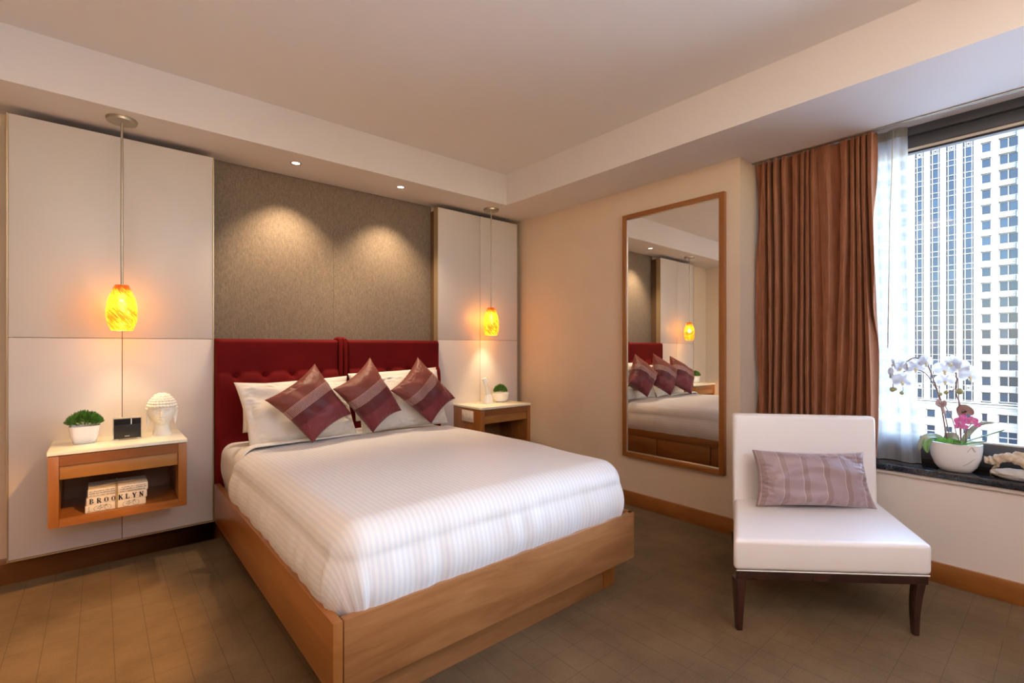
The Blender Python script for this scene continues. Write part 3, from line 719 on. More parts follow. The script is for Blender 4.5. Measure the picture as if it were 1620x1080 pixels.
for i in range(rows):
    th = math.pi * (.04 + .58 * i / (rows - 1)); nb = max(5, int(2 * math.pi * math.sin(th) / .215))
    for k in range(nb):
        a = 2 * math.pi * (k + .5 * (i % 2)) / nb; d_ = Vector((math.sin(th) * math.cos(a), math.sin(th) * math.sin(a), math.cos(th)))
        if d_.y < -.25 and d_.z < .30: continue
        if d_.z < .05 and d_.y < .0: continue
        p = Vector((d_.x * .067, d_.y * .070, d_.z * .091)); p = headfn(p, d_)
        g.ell((p.x, p.y, p.z + CZ), (.0095, .0095, .0085), 8, 6)
build('hair_curls', rot_about(g), M['plaster'], hd, angle=180, doubles=False)
g = G().ell((0, .004, CZ + .080), (.036, .036, .016), 20, 10)
for k in range(11): a = 2 * math.pi * k / 11; g.ell((.030 * math.cos(a), .004 + .030 * math.sin(a), CZ + .086), (.009, .009, .008), 8, 6)
for k in range(6): a = 2 * math.pi * k / 6; g.ell((.015 * math.cos(a), .004 + .015 * math.sin(a), CZ + .094), (.009, .009, .007), 8, 6)
build('topknot', rot_about(g), M['plaster'], hd, angle=180, doubles=False)
for sgn in (-1, 1):
    g = G().tube([(sgn * .058, .000, CZ + .020), (sgn * .064, .002, CZ + .004), (sgn * .063, .002, CZ - .022), (sgn * .061, -.001, CZ - .052), (sgn * .060, -.004, CZ - .076)], [.006, .011, .009, .009, .006], 12)
    build('ear', rot_about(g), M['plaster'], hd, angle=180)

# tied books in the left nightstand
BG = 'stack of three printed books tied with twine'
def book(x0, x1, y0, y1, z0, z1, label, mt):
    t_ = thing('book', label, 'book', ((x0 + x1) / 2, (y0 + y1) / 2, z0), group=BG)
    build('cover', G().box(x0, x1, y0, y1, z0, z1), mt, t_, bevel=.002, seg=3)
    build('pages', G().box(x0 + .003, x1 + .0015, y0 + .006, y1 - .003, z0 + .003, z1 - .003), M['paper'], t_)
    return t_
M['paper'] = noisy('aged_paper', (.66, .56, .42), (.74, .64, .50), 14, .8, .05, .001)
M['print_paper'] = noisy('printed_cream_cover', (.66, .57, .44), (.74, .65, .52), 10, .6, 0)
FY = 3.125
b1 = book(-.050, .184, FY, FY + .19, .4115, .4455, 'bottom book of the tied stack, spine printed with bicycles', M['print_paper'])
b2 = book(-.045, .189, FY + .002, FY + .19, .446, .482, 'middle book of the tied stack, spine printed BROOKLYN', M['print_paper'])
b3 = book(-.040, .193, FY + .004, FY + .19, .4825, .520, 'top book of the tied stack, spine covered in small script', M['print_paper'])
# slab serif letters on a 5 x 7 grid drawn with thick strokes
LET = {
 'B': [((1, 0), (1, 7), 1.3), ((0, 0), (3.2, 0), .6), ((0, 7), (3.2, 7), .6), ((1, 3.6), (3.2, 3.6), .6), ((3.6, .5), (4, 3), 1.2), ((3.2, 4.2), (3.6, 6.4), 1.2)],
 'R': [((1, 0), (1, 7), 1.3), ((0, 0), (2, 0), .6), ((0, 7), (3.2, 7), .6), ((1, 3.6), (3.2, 3.6), .6), ((3.6, 4.2), (3.8, 6.4), 1.2), ((2.6, 3.6), (4.2, 0), 1.3), ((4, 0), (5.2, 0), .6)],
 'O': [((.8, 1), (.8, 6), 1.2), ((4.2, 1), (4.2, 6), 1.2), ((1.2, .3), (3.8, .3), .6), ((1.2, 6.7), (3.8, 6.7), .6)],
 'K': [((1, 0), (1, 7), 1.3), ((0, 0), (2, 0), .6), ((0, 7), (2, 7), .6), ((1.4, 3.2), (4.2, 6.8), .7), ((2.3, 4.2), (4.4, 0), 1.3), ((3.4, 7), (5, 7), .6), ((3.6, 0), (5.2, 0), .6)],
 'L': [((1.2, 0), (1.2, 7), 1.3), ((0, 7), (2.4, 7), .6), ((0, 0), (4.4, 0), .6), ((4.4, 0), (4.4, 1.9), .6)],
 'Y': [((2.5, 0), (2.5, 3.4), 1.3), ((1.4, 0), (3.6, 0), .6), ((2.5, 3.2), (.7, 7), 1.3), ((2.5, 3.2), (4.4, 7), .7), ((-.2, 7), (1.7, 7), .6), ((3.5, 7), (5.2, 7), .6)],
 'N': [((.9, 0), (.9, 7), .7), ((4.3, 0), (4.3, 7), .7), ((.9, 7), (4.3, 0), 1.3), ((0, 0), (1.9, 0), .6), ((-.1, 7), (1.4, 7), .6), ((3.4, 7), (5.2, 7), .6)]}
def stroke(g, p, q, w_, y, d_=.0006):
    p, q = Vector((p[0], 0, p[1])), Vector((q[0], 0, q[1])); t_ = (q - p).normalized(); s_ = Vector((-t_.z, 0, t_.x)) * w_ / 2
    c = [p - s_, q - s_, q + s_, p + s_]
    g.hexa([(v_.x, y, v_.z) for v_ in c] + [(v_.x, y - d_, v_.z) for v_ in c])
g = G(); sc = .0033
for k, ch in enumerate('BROOKLYN'):
    ox = -.034 + k * .0275
    for p, q, w_ in LET[ch]: stroke(g, (ox + p[0] * sc, .4525 + p[1] * sc), (ox + q[0] * sc, .4525 + q[1] * sc), w_ * sc * 1.3, FY + .0015)
build('spine_lettering', g, M['ink'], b2, smooth=False)
g = G()
def ring(g, cx_, cz_, r, y, w_=.0011, n=20):
    for k in range(n):
        a, b_ = 2 * math.pi * k / n, 2 * math.pi * (k + 1) / n
        stroke(g, (cx_ + r * math.cos(a), cz_ + r * math.sin(a)), (cx_ + r * math.cos(b_), cz_ + r * math.sin(b_)), w_, y)
for cx_ in (-.005, .105):
    g = G()
    for o_ in (0, .040):
        for k in range(0, 1): pass
        ring(g, cx_ + o_, .4265, .0125, FY - .0005)
    z0 = .4265
    for p, q in (((0, z0), (.012, z0 + .013)), ((.012, z0 + .013), (.033, z0 + .013)), ((.012, z0 + .013), (.018, z0)), ((.018, z0), (.033, z0 + .013)), ((0, z0), (.018, z0)), ((.033, z0 + .015), (.040, z0)), ((.031, z0 + .016), (.038, z0 + .015)), ((.009, z0 + .015), (.015, z0 + .015))):
        stroke(g, (cx_ + p[0], p[1]), (cx_ + q[0], q[1]), .0012, FY - .0005)
    build('bicycle_print', g, M['ink'], b1, smooth=False)
g = G()
stroke(g, (-.042, .418), (-.030, .418), .0015, FY - .0005); stroke(g, (-.036, .418), (-.036, .440), .0012, FY - .0005); stroke(g, (.163, .420), (.176, .424), .0015, FY - .0005)
g.v, g.f = g.v[:16], [f_ for f_ in g.f if max(f_) < 16]
build('spine_mark', g, M['ink'], b1, smooth=False)
g = G(); rnd = random.Random(5)
for row, (zz, hh) in enumerate(((.509, .005), (.499, .006), (.488, .0055))):
    x = -.034
    while x < .185:
        wd = rnd.uniform(.002, .0045)
        if rnd.random() < .82 and not (.062 < x < .080):
            stroke(g, (x, zz), (x + rnd.uniform(-.001, .002), zz + hh * rnd.uniform(.5, 1)), .0010, FY + .0035)
            stroke(g, (x, zz + hh * rnd.random() * .7), (x + wd, zz + hh * rnd.random()), .0009, FY + .0035)
        x += wd
build('script_print', g, M['ink'], b3, smooth=False)
g = G()
for dx in (-.0035, 0, .0035):
    x = .068 + dx
    g.tube([(x, FY - .002, .412), (x, FY - .003, .446), (x + .001, FY + .000, .484), (x + .001, FY + .003, .521), (x + .002, FY + .06, .523), (x + .004, FY + .188, .522), (x + .004, FY + .193, .50), (x + .004, FY + .193, .42)], .0016, 6)
for k in range(3):
    z = .5235 + .001 * k; g.tube([(-.038, FY + .03 + .01 * k, z), (.02, FY + .05 - .012 * k, z + .002), (.07, FY + .06, z + .004), (.13, FY + .045 + .012 * k, z + .002), (.191, FY + .06 - .01 * k, z)], .0014, 6)
solo('twine', g, M['twine'], 'jute twine tied round the stack of books', 'twine', (.07, 3.2, .4115))

# ---------------------------------------------------------------- things on the right nightstand
t = thing('potted_plant', 'small round green plant in a white bowl on the right nightstand', 'plant', (2.755, 3.37, .727))
build('pot', G().lathe([(.045, 0), (.052, .003), (.066, .025), (.073, .055), (.075, .078), (.071, .079), (.068, .060), (.02, .058)], (2.755, 3.37, .727), 40, cap=True), M['ceramic'], t, angle=50)
build('foliage', foliage(G(), (2.75, 3.37, .800), .074, .070, .088, 1100, .021, 2), M['leaf'], t, smooth=False, doubles=False)
t = thing('telephone', 'white cordless telephone upright in its cradle on the right nightstand', 'telephone', (2.590, 3.34, .727))
build('cradle', sq_loft(G(), 2.592, 3.345, [(.042, .040, .727), (.042, .040, .735), (.036, .034, .750), (.030, .026, .800), (.020, .016, .803)]), M['ceramic'], t, angle=45)
build('handset', G().tube([(2.600, 3.350, .745), (2.597, 3.350, .80), (2.588, 3.352, .860), (2.572, 3.356, .915), (2.558, 3.360, .945)], [.020, .022, .021, .023, .020], 16), M['ceramic'], t, angle=60)
build('keypad', G().tube([(2.570, 3.332, .905), (2.575, 3.330, .885), (2.580, 3.328, .865)], [.004, .005, .004], 8), M['plate'], t)

# ---------------------------------------------------------------- wall mirror
mi = thing('wall_mirror', 'tall rectangular mirror in a cherry wood frame on the right wall', 'mirror', (3.13, 1.88, .374))
my0, my1, mz0, mz1, mf = 1.487, 2.290, .378, 2.236, .034
build('frame', G().box(3.092, 3.13, my0, my0 + mf, mz0, mz1), M['wood_z'], mi, bevel=.002)
build('frame', G().box(3.092, 3.13, my1 - mf, my1, mz0, mz1), M['wood_z'], mi, bevel=.002)
build('frame', G().box(3.092, 3.13, my0 + mf, my1 - mf, mz0, mz0 + mf), M['wood_y'], mi, bevel=.002)
build('frame', G().box(3.092, 3.13, my0 + mf, my1 - mf, mz1 - mf, mz1), M['wood_y'], mi, bevel=.002)
for a, b in (((my0 + mf, my0 + mf + .004), (mz0 + mf, mz1 - mf)), ((my1 - mf - .004, my1 - mf), (mz0 + mf, mz1 - mf)), ((my0 + mf, my1 - mf), (mz0 + mf, mz0 + mf + .005)), ((my0 + mf, my1 - mf), (mz1 - mf - .005, mz1 - mf))):
    build('silver_fillet', G().box(3.100, 3.13, a[0], a[1], b[0], b[1]), M['silver'], mi)
tl = math.tan(R(.73)); hw = (my1 - my0) / 2 - mf; cy_ = (my0 + my1) / 2
g = G().hexa([(3.112 + tl * hw, cy_ - hw, mz0 + mf), (3.129, cy_ - hw, mz0 + mf), (3.129, cy_ + hw, mz0 + mf), (3.112 - tl * hw, cy_ + hw, mz0 + mf),
              (3.112 + tl * hw, cy_ - hw, mz1 - mf), (3.129, cy_ - hw, mz1 - mf), (3.129, cy_ + hw, mz1 - mf), (3.112 - tl * hw, cy_ + hw, mz1 - mf)])
build('mirror_glass', g, M['mirror'], mi, smooth=False)

# ---------------------------------------------------------------- slipper chair
F0 = Vector((2.09, .936)); EX = Vector((.722, -.692)); EY = Vector((.692, .722))
def CP(s, off, z): p = F0 + EX * s + EY * off; return (p.x, p.y, z)
def chp(sn, off, z):
    k = off / .57
    return CP((-.026 + .226 * k) * (1 - sn) + (.792 + .158 * k) * sn, off, z)
ch = thing('slipper_chair', 'white leatherette slipper chair with dark tapered legs in front of the curtain', 'chair', (2.63, 1.0, 0))
def soft_hexa(c, n=14, puff=.012, crown_faces=True):
    """box from 8 corners, subdivided, each face slightly domed"""
    g = G(); c = [Vector(p) for p in c]
    cen = sum(c, Vector()) / 8
    for q in ((0, 3, 2, 1), (4, 5, 6, 7), (0, 1, 5, 4), (1, 2, 6, 5), (2, 3, 7, 6), (3, 0, 4, 7)):
        a, b, d_, e = [c[i] for i in q]; nn = (b - a).cross(e - a).normalized()
        if nn.dot((a + d_) / 2 - cen) < 0: nn = -nn
        def fn(u, v, a=a, b=b, d_=d_, e=e, nn=nn):
            p = a * (1 - u) * (1 - v) + b * u * (1 - v) + d_ * u * v + e * (1 - u) * v
            return p + nn * puff * (max(0, 16 * u * (1 - u) * v * (1 - v))) ** .5
        g.grid(fn, n, n)
    return g
def round_solid(name, c, m_, parent, r=.02, puff=.012, seg=4):
    g = G().hexa(c)
    o_ = build(name, g, m_, parent, bevel=r, seg=seg, angle=40); return o_
SZ0, SZ1 = .258, .398
seat = build('seat', G().hexa([chp(0, 0, SZ0), chp(1, 0, SZ0 - .004), chp(1, .60, SZ0), chp(0, .60, SZ0), chp(0, -.003, SZ1 - .002), chp(1, -.003, SZ1 - .010), chp(1, .60, SZ1 - .004), chp(0, .60, SZ1 - .002)]), M['leather'], ch, bevel=.022, seg=5, angle=60)
pp = [chp(0, 0, SZ0 + .003), chp(1, 0, SZ0 - .001)]
p0_, p1_ = Vector(pp[0]), Vector(pp[1]); build('piping', G().tube([p0_.lerp(p1_, .015), p0_.lerp(p1_, .985)], .0028, 8), M['leather'], seat)
bc = [chp(-.005, .545, .262), chp(1.0, .545, .262), chp(1.0, .615, .262), chp(-.005, .615, .262)]
def top(sn, off, z): return CP(.208 * (1 - sn) + .962 * sn, off, z)
bc += [top(0, .590, .853), top(1, .590, .842), top(1, .650, .842), top(0, .650, .853)]
build('backrest', G().hexa(bc), M['leather'], ch, bevel=.022, seg=5, angle=60)
ap = [chp(.012, .010, .216), chp(.985, .010, .214), chp(.985, .60, .216), chp(.012, .60, .216), chp(.012, .010, SZ0 + .002), chp(.985, .010, SZ0 - .002), chp(.985, .60, SZ0 + .002), chp(.012, .60, SZ0 + .002)]
build('apron', G().hexa(ap), M['dark_leg'], ch, bevel=.002)
def leg(top4, bot4, mid=None):
    g = G(); n = 10
    rings = []
    for i in range(n + 1):
        k = i / n; kk = k ** 1.0
        ring_ = []
        for a, b in zip(top4, bot4):
            p = Vector(a) * (1 - kk) + Vector(b) * kk
            if mid: p += Vector(mid) * math.sin(math.pi * k) * (1 - .3 * k)
            ring_.append(tuple(p))
        rings.append(ring_)
    b0 = 0
    for r_ in rings: g.v += r_
    for i in range(n):
        for k in range(4): k2 = (k + 1) % 4; g.f.append((i * 4 + k, i * 4 + k2, (i + 1) * 4 + k2, (i + 1) * 4 + k))
    g.f.append((3, 2, 1, 0)); g.f.append(tuple(n * 4 + k for k in range(4)))
    return g
def sq(s0, s1, o0, o1, z): return [CP(s0, o0, z), CP(s1, o0, z), CP(s1, o1, z), CP(s0, o1, z)]
build('leg', leg(sq(-.016, .032, .010, .050, .22), sq(-.010, .014, .004, .028, 0)), M['dark_leg'], ch, bevel=.002)
build('leg', leg(sq(.738, .775, .010, .050, .22), sq(.722, .742, .004, .028, 0), Vector((EX.x * -.008, EX.y * -.008, 0))), M['dark_leg'], ch, bevel=.002)
build('leg', leg(sq(.18, .22, .52, .56, .22), sq(.215, .24, .565, .59, 0)), M['dark_leg'], ch, bevel=.002)
build('leg', leg(sq(.90, .94, .52, .56, .22), sq(.905, .93, .565, .59, 0)), M['dark_leg'], ch, bevel=.002)
pillow('lumbar_cushion', 'mauve striped satin lumbar cushion on the white slipper chair', 'cushion',
       [CP(.250, .418, .404), CP(.856, .428, .396), CP(.832, .498, .668), CP(.264, .494, .677)], .068, M['mauve_silk'], .075, n=60, seed=21, wr=.020)

# ---------------------------------------------------------------- orchids on the sill
SX = 3.395
t = thing('potted_orchid', 'white and pink orchids in a white oval bowl on the window sill', 'plant', (SX, .405, .575))
rings = [(.040, .050, .5755), (.052, .064, .578), (.068, .084, .605), (.080, .099, .650), (.085, .104, .690), (.085, .104, .722), (.080, .099, .724), (.076, .095, .705), (.03, .03, .700)]
pot = build('pot', sq_loft(G(), SX, .405, rings, 56, 2.3), M['ceramic'], t, angle=50)
for pts in ([(.352, .690), (.336, .715), (.322, .693)], [(.335, .712), (.326, .690)], [(.327, .655), (.345, .635), (.368, .615)]):
    g = G()
    for (a, b), (c, e) in zip(pts, pts[1:]):
        def onpot(y, z):
            k = next(((r0, r1) for r0, r1 in zip(rings, rings[1:]) if r0[2] <= z <= r1[2]), (rings[3], rings[4])); f_ = (z - k[0][2]) / max(1e-6, k[1][2] - k[0][2])
            hx = k[0][0] + (k[1][0] - k[0][0]) * f_; hy = k[0][1] + (k[1][1] - k[0][1]) * f_
            q = max(0, 1 - abs((y - .405) / hy) ** 2.3) ** (1 / 2.3); return (SX - hx * q - .0004, y, z)
        g.tube([onpot(a, b), onpot((a + c) / 2, (b + e) / 2), onpot(c, e)], .0007, 5)
    build('vein', g, M['soil'], pot)
g = G(); rnd = random.Random(3)
for _ in range(260):
    a = rnd.uniform(0, 6.28); r_ = math.sqrt(rnd.random()); x = SX - .01 + .062 * r_ * math.cos(a); y = .425 + .062 * r_ * math.sin(a); z = .712 + .020 * (1 - r_ * r_) + rnd.uniform(0, .008)
    d1 = Vector((rnd.uniform(-1, 1), rnd.uniform(-1, 1), rnd.uniform(-.3, .8))).normalized() * .009; d2 = Vector((rnd.uniform(-1, 1), rnd.uniform(-1, 1), rnd.uniform(-.5, .5))).normalized() * .006
    p = Vector((x, y, z)); g.tube([p - d1, p + d2, p + d1], .0013, 4, ends=False)
g.ell((SX - .005, .415, .700), (.068, .085, .014), 20, 8)
mo = build('moss', g, M['moss'], t, doubles=False); mo['kind'] = 'stuff'
def curve_pts(P, n=6):
    P = [Vector(p) for p in P]; out = []
    for i in range(len(P) - 1):
        p0, p1, p2, p3 = P[max(i - 1, 0)], P[i], P[i + 1], P[min(i + 2, len(P) - 1)]
        for k in range(n):
            t_ = k / n; out.append(.5 * ((2 * p1) + (-p0 + p2) * t_ + (2 * p0 - 5 * p1 + 4 * p2 - p3) * t_ ** 2 + (-p0 + 3 * p1 - 3 * p2 + p3) * t_ ** 3))
    out.append(P[-1]); return out
def stemp(pts, r=.0026):
    return build('stem', G().tube(curve_pts(pts), r, 7), M['stem'], t)
X0 = SX
stemp([(X0, .435, .705), (X0, .467, .940), (X0 - .01, .511, 1.113), (X0 - .02, .537, 1.150), (X0 - .025, .575, 1.158), (X0 - .02, .618, 1.118)], .0034)
stemp([(X0 + .005, .422, .705), (X0, .459, .927), (X0 - .005, .502, 1.042), (X0 - .02, .538, 1.089), (X0 - .02, .600, 1.090), (X0 - .02, .655, 1.040), (X0 - .02, .662, .985)])
stemp([(X0 - .01, .390, .705), (X0 - .008, .414, .834), (X0 - .005, .452, .924)], .0022)
stemp([(X0, .384, .705), (X0, .387, .910), (X0, .402, .974), (X0, .401, 1.065), (X0, .410, 1.150), (X0, .414, 1.182)], .0032)
stemp([(X0, .384, .705), (X0 + .004, .392, .91), (X0 + .004, .396, 1.060)], .0024)
stemp([(X0, .402, 1.008), (X0 - .005, .418, .990), (X0 - .01, .440, .981)], .0016)
stemp([(X0, .622, 1.00), (X0, .620, .982), (X0, .624, .968)], .0013)
stemp([(X0 - .02, .363, .705), (X0 - .02, .361, .791), (X0 - .02, .350, .815), (X0 - .02, .342, .833)], .002)
stemp([(X0 - .02, .361, .760), (X0 - .02, .372, .800), (X0 - .02, .383, .833)], .0016)
def petal(c, d_, up, ln, wd, mm, parent, cup=.2):
    c, d_, up = Vector(c), Vector(d_).normalized(), Vector(up).normalized(); s_ = d_.cross(up).normalized()
    def fn(u, v):
        w_ = wd * (math.sin(math.pi * min(.98, v * .93 + .035)) ** .62) * .5; k = 2 * u - 1
        return c + d_ * ln * v + s_ * w_ * k + up * (cup * ln * (v * v * .55 - .18 * k * k * v))
    o_ = build('petal', G().grid(fn, 6, 7), mm, parent, angle=180); return o_
def flower(c, size, face, mm=None, lipm=None, roll=0, name='flower'):
    c = Vector(c); f_ = Vector(face).normalized(); up = Vector((0, 0, 1)); sd = f_.cross(up).normalized(); up = sd.cross(f_).normalized()
    def dr(a): return sd * math.cos(a) + up * math.sin(a)
    lp = G().ell(c + f_ * .12 * size - up * .10 * size, (.09 * size, .09 * size, .09 * size), 10, 8); lp.ell(c + f_ * .16 * size - up * .22 * size, (.06 * size, .06 * size, .08 * size), 8, 6)
    fl = build('flower', lp, lipm or M['lip'], t, angle=180)
    for a, ln, wd in ((90, .52, .42), (210, .50, .40), (330, .50, .40)): petal(c - f_ * .02 * size, dr(R(a + roll)), f_, ln * size, wd * size, mm or M['petal'], fl, .12)
    for a in (18, 162): petal(c + f_ * .02 * size, dr(R(a + roll)), f_, .55 * size, .62 * size, mm or M['petal'], fl, .16)
FACE = (-.9, -.35, -.05)
for (y, z, s, fx, fy, roll) in [(.563, 1.110, .084, -.9, -.3, -8), (.524, 1.140, .074, -.6, -.9, 10), (.618, 1.034, .082, -.95, -.2, 5), (.622, 1.110, .070, -.8, .5, -10), (.656, 1.125, .055, -.4, .9, 20), (.445, 1.102, .084, -.9, -.35, 0), (.414, 1.139, .072, -.7, .3, 12), (.442, 1.044, .072, -.95, -.2, -4), (.351, 1.076, .088, -.8, -.6, 8), (.384, 1.118, .070, -.9, .1, -14)]:
    flower((X0 - .03, y, z), s * 1.12, (fx, fy, -.12), roll=roll)
build('flower', G().ell((X0 - .02, .672, 1.083), (.012, .014, .022), 12, 8).ell((X0 - .02, .668, 1.060), (.008, .010, .012), 10, 6), M['petal'], t, angle=180)
for y, z, r_ in ((.666, .981, .013), (.654, .984, .009), (.624, .965, .010), (.440, .980, .010), (.387, .990, .015), (.463, .970, .009), (.672, 1.052, .009)):
    build('bud', G().ell((X0 - .012, y, z), (r_, r_, r_ * 1.1), 14, 10), M['bud'], t, angle=180)
for y, z, s in ((.383, .838, .052), (.341, .843, .054), (.387, .811, .038), (.368, .810, .034), (.371, .862, .028), (.318, .824, .026)):
    flower((X0 - .035, y, z), s * .92, (-.9, -.3, -.05), M['pink_petal'], M['pink_lip'])
# bow and dry bract tied to the stems
g = G().tube(curve_pts([(X0 - .01, .459, .905), (X0 - .02, .474, .918), (X0 - .01, .470, .936), (X0 - .01, .459, .915), (X0 - .015, .446, .932), (X0 - .02, .442, .918), (X0 - .01, .456, .905), (X0 - .015, .445, .870)]), .0075, 8)
build('ribbon_bow', g, M['bow'], t)
def leafp(pts, wd, mm, up=(0, 0, 1), name='leaf', fold=.15):
    P = curve_pts(pts, 5); n = len(P) - 1
    def fn(u, v):
        i = min(n - 1, int(v * n)); k = v * n - i; p = P[i].lerp(P[i + 1], k); tt = (P[i + 1] - P[i]).normalized(); s_ = tt.cross(Vector(up)).normalized(); nn = s_.cross(tt)
        w_ = wd * .5 * (math.sin(math.pi * min(.985, .12 + v * .87)) ** .7); q = 2 * u - 1
        return p + s_ * w_ * q + nn * abs(q) * wd * fold
    o_ = build(name, G().grid(fn, 4, 5 * (len(pts) - 1) * 2), mm, t, angle=180)
    md = o_.modifiers.new('leaf_thickness', 'SOLIDIFY'); md.thickness = .0015
    return o_
leafp([(X0 - .02, .385, .700), (X0 - .01, .368, .727), (X0 - .01, .296, .768), (X0 - .01, .224, .809)], .024, M['orchid_leaf'])
leafp([(X0 - .03, .400, .705), (X0 - .04, .361, .722), (X0 - .04, .284, .748)], .026, M['orchid_leaf'])
leafp([(X0, .375, .700), (X0, .368, .751), (X0 + .01, .319, .823), (X0 + .02, .262, .839)], .022, M['grey_leaf'], (1, 0, .3))
leafp([(X0 + .04, .445, .705), (X0 + .02, .480, .738), (X0 - .04, .515, .738), (X0 - .05, .536, .700), (X0 - .05, .542, .665)], .032, M['grey_leaf'], (-1, 0, .5))
leafp([(X0 + .03, .470, .715), (X0 - .03, .500, .732), (X0 - .06, .512, .700), (X0 - .06, .508, .660)], .036, M['orchid_leaf'], (-1, 0, .5))
leafp([(X0 - .02, .42, .700), (X0 - .045, .390, .722), (X0 - .06, .375, .742)], .038, M['orchid_leaf'], (-1, 0, .6))
leafp([(X0 - .04, .435, .700), (X0 - .07, .400, .722), (X0 - .075, .365, .718)], .036, M['orchid_leaf'])
leafp([(X0 + .02, .440, .705), (X0 + .0, .430, .738), (X0 - .01, .410, .752), (X0 - .01, .392, .735)], .045, M['grey_leaf'], (-1, 0, .6))
leafp([(X0 - .01, .378, .860), (X0 - .01, .378, .900), (X0 - .01, .352, .890), (X0 - .01, .338, .872)], .045, M['bract'], (-1, 0, .2), 'dry_leaf')

# stone and driftwood at the right end of the sill
def rough(c, r_, seed, amt=.18, fr=2.5, n=48):
    def fn(p, d_):
        k = 1 + amt * (noise.noise((d_.x * fr + seed, d_.y * fr, d_.z * fr)) + .5 * noise.noise((d_.x * fr * 3 + seed, d_.y * fr * 3, d_.z * fr * 3)))
        return p * k
    return G().ell(c, r_, n, n // 2, fn)
solo('stone', rough((3.375, .175, .601), (.058, .098, .025), 4, .14), M['stone'], 'flat pale stone on the sill right of the orchid bowl', 'stone', (3.375, .175, .577), angle=180)
def drift_tube(pts, r0, r1, seed):
    path = curve_pts(pts, 8); n = len(path)
    rads = [(r0 + (r1 - r0) * i / n) * (1 + .45 * noise.noise((i * .33, seed, 5))) * min(1, .45 + i * .25, .45 + (n - 1 - i) * .25) for i in range(n)]
    g.tube(path, rads, 18)
g = G()
drift_tube([(3.395, .298, .650), (3.395, .270, .652), (3.39, .240, .668), (3.39, .205, .678), (3.39, .165, .662), (3.395, .11, .640), (3.40, .06, .625)], .017, .026, 2)
drift_tube([(3.40, .215, .672), (3.41, .18, .690), (3.41, .13, .674), (3.41, .07, .640)], .014, .022, 7)
drift_tube([(3.395, .262, .650), (3.40, .25, .634), (3.415, .262, .612), (3.43, .275, .578)], .010, .006, 9)
g.v = [(x + .006 * noise.noise((x * 70, y * 70, z * 70)), y + .006 * noise.noise((x * 70 + 9, y * 70, z * 70)), z + .006 * noise.noise((x * 70, y * 70 + 9, z * 70))) for x, y, z in g.v]
solo('driftwood', g, M['driftwood'], 'knobbly tan piece of driftwood resting above the flat pale stone', 'driftwood', (3.40, .17, .577), angle=180)

# ================================================================ TOWER ACROSS THE STREET
FXP = 148.0; P0 = 43.86; FH = 3.416
tw = thing('office_tower', 'white stone office tower with blue windows across the street', 'building', (FXP, 16, -60))
rows = [P0 - FH * k for k in range(-2, 17)]
ZLO, ZHI = -11.0, 62.0
g = G()
cols_strip = [(23.14, 24.76), (20.25, 22.0), (17.47, 19.22), (14.60, 16.39)]
cols_win = [(26.07, 27.75), (11.82, 13.47)]
cols_dbl = [(7.60, 10.67), (29.3, 32.2)]
opens = sorted(cols_strip + cols_win + cols_dbl)
y = 7.6
for a, b in opens:
    if a > y: g.box(FXP - .55, FXP + 2, y, a, ZLO, ZHI)
    y = b
g.box(FXP - .55, FXP + 2, y, 60, ZLO, ZHI)
ztop_rows = rows[0] + 2.2
for a, b in opens: g.box(FXP - .5, FXP + 2, a, b, ztop_rows + 1.2, ZHI)
for a, b in cols_win:
    for z in rows: g.box(FXP - .5, FXP + 2, a, b, z + 2.18, z + FH)
for a, b in cols_dbl:
    for z in rows: g.box(FXP - .5, FXP + 2, a + (.5 if a < 10 else 0), b, z + 2.3, z + FH)
g.box(FXP + 1.2, FXP + 2.1, 7.6, 60, -60, ZHI)
build('stone_facade', g, M['facade'], tw, smooth=False, doubles=False)
# projecting wing on the right
build('wing', G().box(FXP - 4, FXP + 2, -40, 7.6, -60, ZHI), M['facade'], tw, smooth=False)
# ledge
build('ledge', G().box(FXP - 1.0, FXP + 1, 7.6, 60, -11.85, -11.45).box(FXP - .8, FXP + 1, 7.6, 60, -11.3, -11.0).box(FXP - 4.5, FXP - 4, -40, 7.6, -11.7, -11.0), M['facade'], tw, smooth=False)
inv = inv_of(tw)
def unit_box(name, dx, dy, dz, m_):
    me = bpy.data.meshes.new(name); g_ = G().box(-dx / 2, dx / 2, -dy / 2, dy / 2, -dz / 2, dz / 2); me.from_pydata(g_.v, [], g_.f); me.materials.append(m_); return me
def place(name, me, c, parent):
    o_ = bpy.data.objects.new(name, me); scene.collection.objects.link(o_); o_.parent = parent
    p = inv @ Vector(c)
    if parent is not tw: p = p - parent.location
    o_.location = p; return o_
def frame_mesh(name, wy, hz, bar, mids_y=(), mids_z=(), m_=None):
    me = bpy.data.meshes.new(name); g_ = G(); d_ = .12
    g_.box(-d_, d_, -wy / 2, -wy / 2 + bar, -hz / 2, hz / 2); g_.box(-d_, d_, wy / 2 - bar, wy / 2, -hz / 2, hz / 2)
    g_.box(-d_, d_, -wy / 2, wy / 2, -hz / 2, -hz / 2 + bar); g_.box(-d_, d_, -wy / 2, wy / 2, hz / 2 - bar, hz / 2)
    for q in mids_y: g_.box(-d_, d_, q - bar / 2, q + bar / 2, -hz / 2, hz / 2)
    for q in mids_z: g_.box(-d_, d_, -wy / 2, wy / 2, q - bar / 2, q + bar / 2)
    me.from_pydata(g_.v, [], g_.f); me.materials.append(m_ or M['facade_frame']); return me
pane_me = {}
def pane(dy, dz):
    k = (round(dy, 2), round(dz, 2))
    if k not in pane_me: pane_me[k] = unit_box('pane', .06, dy, dz, M['pane'])
    return pane_me[k]
BAR = .16
for a, b in cols_win:
    fm = frame_mesh('window', b - a, 2.18, BAR)
    for z in rows:
        wdo = place('window', fm, (FXP + .1, (a + b) / 2, z + 1.09), tw); place('pane', pane(b - a - .2, 1.98), (FXP + .15, (a + b) / 2, z + 1.09), wdo)
